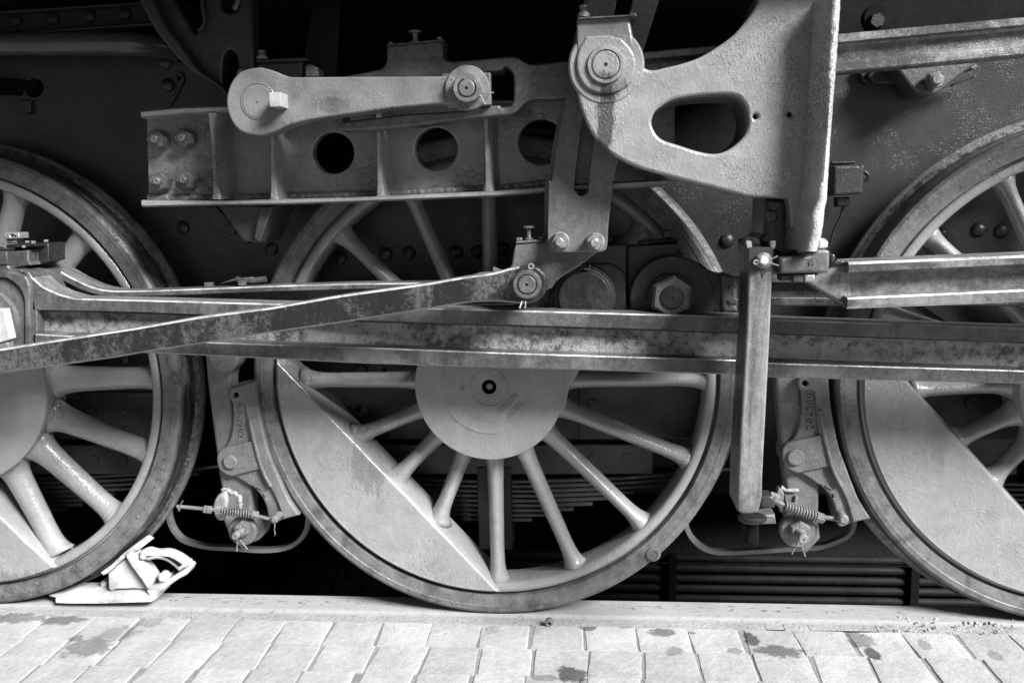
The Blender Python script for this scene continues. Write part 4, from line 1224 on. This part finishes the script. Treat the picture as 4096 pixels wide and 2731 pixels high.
def spring_rod(label, a, b, nc, rpx, Y0, Y1, nuts, rod0, joint, grp, jr):
    t = thing('adjusting_rod', label, 'spring rod', un(*a, Y0), grp)
    pa, pb = un(*a, Y0), un(*b, Y1)
    d = (pb - pa)
    L = d.length
    d.normalize()
    nx = d.cross(Vector((0, 1, 0))).normalized()
    ny = d.cross(nx)
    r = rpx / pm(Y0)
    wr_ = L / nc * .30
    n = nc * 16
    pts = [pa + d * (L * i / n) + (nx * math.cos(2*math.pi*i/16) + ny * math.sin(2*math.pi*i/16)) * (r - wr_) for i in range(n + 1)]
    tube('coil_spring', t, pts, wr_, M_cast, 8)
    p0 = un(*rod0, Y0)
    j = un(*joint, Y1)
    tube('rod', t, [p0, pa, pb, j], r * .42, M_cast, 12)
    def cyl(name, c0, c1_, rad, n, mat):
        link(name, tube_mesh([c0, c0 + (c1_ - c0) * .12, c0 + (c1_ - c0) * .88, c1_], [rad * .9, rad, rad, rad * .9], n), mat, t, 30)
    cyl('end_nut', pb, pb + d * r * 1.7, r * .95, 8, M_cast)
    for q in nuts:
        c0 = un(*q, Y0)
        cyl('adjusting_nut', c0, c0 + d * r * 1.15, r * .92, 6, M_cast)
    disc('joint', t, *joint, Y1 - .03, jr, .05, M_cast, 0, 32, .004)
    disc('joint_pin', t, *joint, Y1 - .036, jr * .72, .02, M_cast, 0, 28, .002)
    return t
def end_bolt(parent, uv, rw, nut, rn, tip, rt, Y, cot, mat=M_cast):
    disc('washer', parent, *uv, Y - .02, rw, .03, mat, 0, 56, .004)
    nn_ = hexnut('castle_nut', parent, *nut, Y - .05, rn, .032, mat, .5)
    lathe('bolt_end', nn_, *tip, Y - .09, [(0, Y - .10), (rt * .22 / pm(Y), Y - .10), (rt * .25 / pm(Y), Y - .104), (rt * .8 / pm(Y), Y - .104), (rt / pm(Y), Y - .10), (rt / pm(Y), Y - .075), (rt * .9 / pm(Y), Y - .072), (rt * 1.05 / pm(Y), Y - .068), (rt * 1.05 / pm(Y), Y - .05)], M_nut, 28)
    cotter(nn_, cot[0], 7, cot[1:], Y - .08, M_nut, 3)

hl, sl_ = brake_set(False)
hr, sr_ = brake_set(True)
end_bolt(hl, (968, 2126), 63, (962, 2120), 36, (946, 2139), 16, -.03, ((955, 2104), ((950, 2158), (947, 2203)), ((960, 2158), (990, 2196))))
disc('rear_boss', hl, 1000, 2110, .03, 64, .06, M_cast)
wb = plate('weld_bracket', hl, T('c 1030,230* 1060,130* 1110,75* 1180,55* 1200,190* 1165,370* 1100,385* 1050,330*'), -.055, .02, M_pale, (), .008)
weldline('weld_bead', wb, [un(u, v, -.006) + Vector((0, random.uniform(-.002, .002), random.uniform(-.003, .003))) for u, v in smooth(T('c 1140,25* 1200,30* 1270,60* 1345,100* 1352,170* 1360,245*'), 6, False)], .007, M_pale, .3)
plate('plate', wb, T('c 1180,60 1300,90 1340,110 1350,240 1180,260'), -.012, .014, M_cast, (), .004)
spring_rod('thin spring-loaded rod with two nuts left of the middle wheel', c1('c', 1138, 268), c1('c', 1480, 312), 11, 19, -.085, -.06, (c1('c', 922, 250), c1('c', 962, 254)), c1('c', 612, 218), c1('c', 1750, 380), 'spring rods of the brakes', 17)
tl = bpy.data.objects['adjusting_rod']
cotter(tl, c1('c', 640, 232), 6, ((c1('c', 640, 215), c1('c', 680, 152)), (c1('c', 625, 235), c1('c', 640, 275))), -.09, M_cast, 2.5)
p0 = [un(*c1('c', x, y), -.09) for x, y in ((1758, 395), (1762, 440), (1756, 490), (1765, 530), (1762, 566))]
link('wire_end', tube_mesh(p0, [.0012, .0022, .001, .002, .0005], 6), M_cast, tl, 60)
end_bolt(hr, (3192, 2124), 70, c1('r', 1385, 900), 44, c1('r', 1415, 985), 20, -.03, (c1('r', 1402, 830), (c1('r', 1330, 1050), c1('r', 1245, 1235)), (c1('r', 1380, 1060), c1('r', 1455, 1272))))
wb = plate('weld_bracket', hr, T('r 1040,195 1130,290 1125,330 1095,590 1070,595 1040,500 945,440 1000,330'), -.05, .03, M_cast, (), .005)
plate('plate', wb, T('r 1130,280 1310,300 1310,440 1130,400'), -.014, .014, M_cast, (), .004)
for s in ('r 1060,190 1150,230 1250,235 1345,250', 'r 1310,330 1300,380 1295,440'):
    P_ = smooth(T(s), 10, False)
    weldline('weld_bead', wb, [un(u, v, -.016) + Vector((0, random.uniform(-.003, .001), random.uniform(-.003, .003))) for u, v in P_], .006, M_pale, .5)
spring_rod('thick spring-loaded rod slanting down right of the hanging link', c1('r', 1125, 470), c1('r', 1610, 640), 11, 23, -.09, -.06, (c1('r', 885, 325), c1('r', 945, 345)), c1('r', 700, 250), c1('r', 2060, 702), 'spring rods of the brakes', 21)

def loopbar(label, s, Y, wz, yd):
    t = thing('safety_stirrup', label, 'stirrup', un(*smooth(T(s))[0], Y), 'stirrup bars under the brake gear')
    P_ = [un(u, v, Y) for u, v in smooth(T(s), 8, False)]
    S = []
    for i, q in enumerate(P_):
        a, b_ = P_[max(0, i - 1)], P_[min(len(P_) - 1, i + 1)]
        d = (b_ - a).normalized()
        n = Vector((-d.z, 0, d.x)) * wz
        S.append([q + n*.8 + Vector((0, -yd, 0)), q + n + Vector((0, -yd*.7, 0)), q + n + Vector((0, yd, 0)), q - n + Vector((0, yd, 0)), q - n + Vector((0, -yd*.7, 0)), q - n*.8 + Vector((0, -yd, 0))])
    loft('bar', t, S, M_cast, 40)
loopbar('bent flat bar curving under the left brake hanger', 'S 672,1980* 676,2050* 690,2103* 718,2143* 755,2166* 840,2186* 925,2190* 1044,2198* 1129,2192* 1180,2172* 1214,2140* 1231,2100* 1236,2040*', .17, .0085, .012)
loopbar('bent flat bar curving under the right brake hanger', 'S 2735,2050* 2748,2112* 2770,2152* 2812,2188* 2873,2206* 3003,2203* 3130,2194* 3258,2187* 3335,2167* 3393,2137* 3413,2095* 3418,2030*', .17, .0085, .012)

# ------------------------------------------------------------------ springs and equalising plank inside the frame
def leaf_spring(X, label, ref=None):
    t = thing('leaf_spring', label, 'leaf spring', (X, .27, .2), 'leaf springs under the axles')
    zt = un(2000, 1400 + 1000 / 1.96, .27).z
    th = .0172
    for i, hl_ in enumerate((.80, .72, .585, .475, .40, .335, .27, .205, .125)):
        S = []
        for q in range(21):
            x = -hl_ + 2 * hl_ * q / 20
            z = zt - i * th + (x / .8) ** 2 * .05
            S.append([Vector((X + x, .23, z + .006)), Vector((X + x, .227, z + .003)), Vector((X + x, .227, z - .005)), Vector((X + x, .23, z - .008)), Vector((X + x, .32, z - .008)), Vector((X + x, .32, z + .006))])
        loft('leaf', t, S, M_dim, 40)
    zb = un(2000, 1400 + 1560 / 1.96, .2).z
    box('buckle', t, (X - .058, .195, zb), (X + .058, .33, zt + .06), M_frame2, .004)
    return t
xc = un(1981, 2000, .22).x
leaf_spring(xc, 'leaf spring with square-cut leaves seen through the middle wheel')
leaf_spring(xc - 1.78, 'leaf spring seen dimly through the left wheel')
leaf_spring(xc + 1.823, 'leaf spring behind the right wheel with its counterweight')
for i, (u0_, u1_, bolts, lab) in enumerate(((1450, 2612, ((2376, 1836), (2511, 1836)), 'flat riveted plank above the leaf spring inside the middle wheel'),
                                     (-400, 622, ((370, 1844), (487, 1844)), 'flat riveted plank inside the left wheel'))):
    t = thing('equalising_plank', lab, 'plank', un(u0_ + 300, 1890, .2), 'planks above the leaf springs')
    plate('plank', t, T('S %d,1778 %d,1778 %d,1897 %d,1897' % (u0_, u1_, u1_, u0_)), .20, .05, M_frame, (), .004)
    for u, v in bolts:
        disc('rivet_head', t, u, v, .196, 25, .01, M_frame, 0, 28, .001)

# ------------------------------------------------------------------ right-hand details on the frame
t = thing('pipe_lug', 'rough lug with a bolt on the frame just below the radius rod', 'lug', un(3740, 320, .1))
plate('lug', t, T('D 1100,520 1165,545 1250,660* 1310,725* 1390,748* 1470,730* 1560,665* 1700,560 1800,490 1790,440 1100,480'), .09, .1, M_lug, (), .008)
n_ = hexnut('nut', t, *c1('D', 1468, 628), .05, 34, .03, M_nut, .3)
disc('bolt_end', n_, *c1('D', 1480, 622), .03, 23, .04, M_nut, 0, 32, .006)
disc('side_bolt', t, *c1('D', 1755, 515), .10, 16, .05, M_nut, 0, 24, .005)
plate('strap', t, T('D 1600,660 1700,615 1780,590 1790,600 1700,635 1600,672'), .15, .03, M_frame)
plate('foot_plate', t, T('D 850,540 1150,540 1200,660 1000,665 900,650*'), .19, .04, M_frame, (), .008)
hexnut('nut', t, *c1('D', 990, 595), .16, 26, .03, M_frame, .1)
t = thing('pipe_flange', 'dim round flange with a nut above the radius rod at the top right', 'flange', un(3510, 90, .3))
disc('flange', t, *c1('D', 1010, 140), .15, 52, .03, M_black)
hexnut('nut', t, *c1('D', 1010, 160), .12, 30, .03, M_frame2)
t = thing('oil_cup', 'small square box with a thin pipe below it, right of the bracket', 'box', un(3400, 780, .1))
plate('box', t, T('D 665,1300 880,1295* 900,1300* 905,1320 890,1515 870,1522 665,1535'), .05, .12, M_lug, (), .008)
plate('lid', t, T('D 650,1265 830,1262 835,1285 650,1290'), .06, .1, M_frame, (), .003)
plate('union', t, T('H 690,175 785,172 795,185 790,245 695,250'), .08, .05, M_frame, (), .005)
ptube('thin_pipe', t, 'H 740,240* 720,330* 670,430* 640,540*', .10, 6, M_frame)
ptube('side_pipe', t, 'D 900,1345* 930,1370* 935,1400* 905,1420*', .1, 7, M_frame)

# ------------------------------------------------------------------ white brake skid on the rail under the left wheel
YS = .0
t = thing('wheel_skid', 'bright white painted brake skid with a handle wedged under the left wheel', 'wheel chock', un(500, 2410, YS))
def sp_(name, s, Y, th_, bev=.004, holes=()):
    return plate(name, t, T(s), Y, th_, M_white, holes, bev)
S = []
for (x, zt_, zb_, y0, y1) in ((40, 822, 832, .03, .08), (210, 795, 835, .005, .10), (235, 790, 880, -.008, .115), (420, 742, 884, -.01, .118), (800, 745, 880, -.012, .118), (1000, 735, 875, -.012, .118), (1440, 715, 862, -.012, .118), (1520, 720, 860, -.01, .11), (1575, 780, 835, .0, .1)):
    p1, p2 = un(*c1('w', x, zt_), -.01), un(*c1('w', x, zb_), -.01)
    mz = p2.z + min(.016, (p1.z - p2.z) * .6)
    V = lambda y, z: Vector((p1.x, y, z))
    S.append([V(y0, p2.z + .001), V(y0, mz - .003), V(y0 + .006, mz), V(y0 + .03, max(mz, p1.z - .006)), V(y1 - .03, max(mz, p1.z - .004)), V(y1, mz), V(y1, p2.z + .001)])
loft('sole', t, S, M_white, 40)
sp_('block', 'w 945,480 1165,285 1190,300 1470,690 1300,685 1060,695 990,720 950,690', .012, .07, .006)
sp_('shoe_face', 'w 840,470 970,380 1150,210* 1270,120* 1320,122* 1370,155 1300,200 1180,225* 1165,275 940,480 880,510', -.008, .11, .006)
sp_('stay', 'w 1165,230 1250,190 1345,260* 1405,330 1500,440 1560,540 1545,600 1510,690 1470,690 1400,580 1250,380', -.012, .05, .006)
sp_('handle_strap', 'w 1455,690 1530,650 1640,600* 1740,515* 1765,525* 1750,560 1900,470 2030,375 2055,410 2010,490* 1860,580* 1640,740 1560,850 1480,760', -.004, .05, .006)
sp_('handle', 'w 1350,200 1450,165* 1580,190* 1720,185* 1850,230* 1960,300* 2030,365* 2025,385 1885,465 1820,400* 1720,330* 1600,300* 1480,320 1400,300* 1350,260*', -.014, .045, .014)
disc('handle_pivot', t, *c1('w', 1402, 262), -.022, 13, .02, M_white, 0, 28, .004)
disc('rivet', t, *c1('w', 1660, 560), -.016, 23, .04, M_white, 0, 28, .012)
disc('rear_roller', t, *c1('w', 875, 640), .05, 17, .05, M_white, 0, 28, .008)
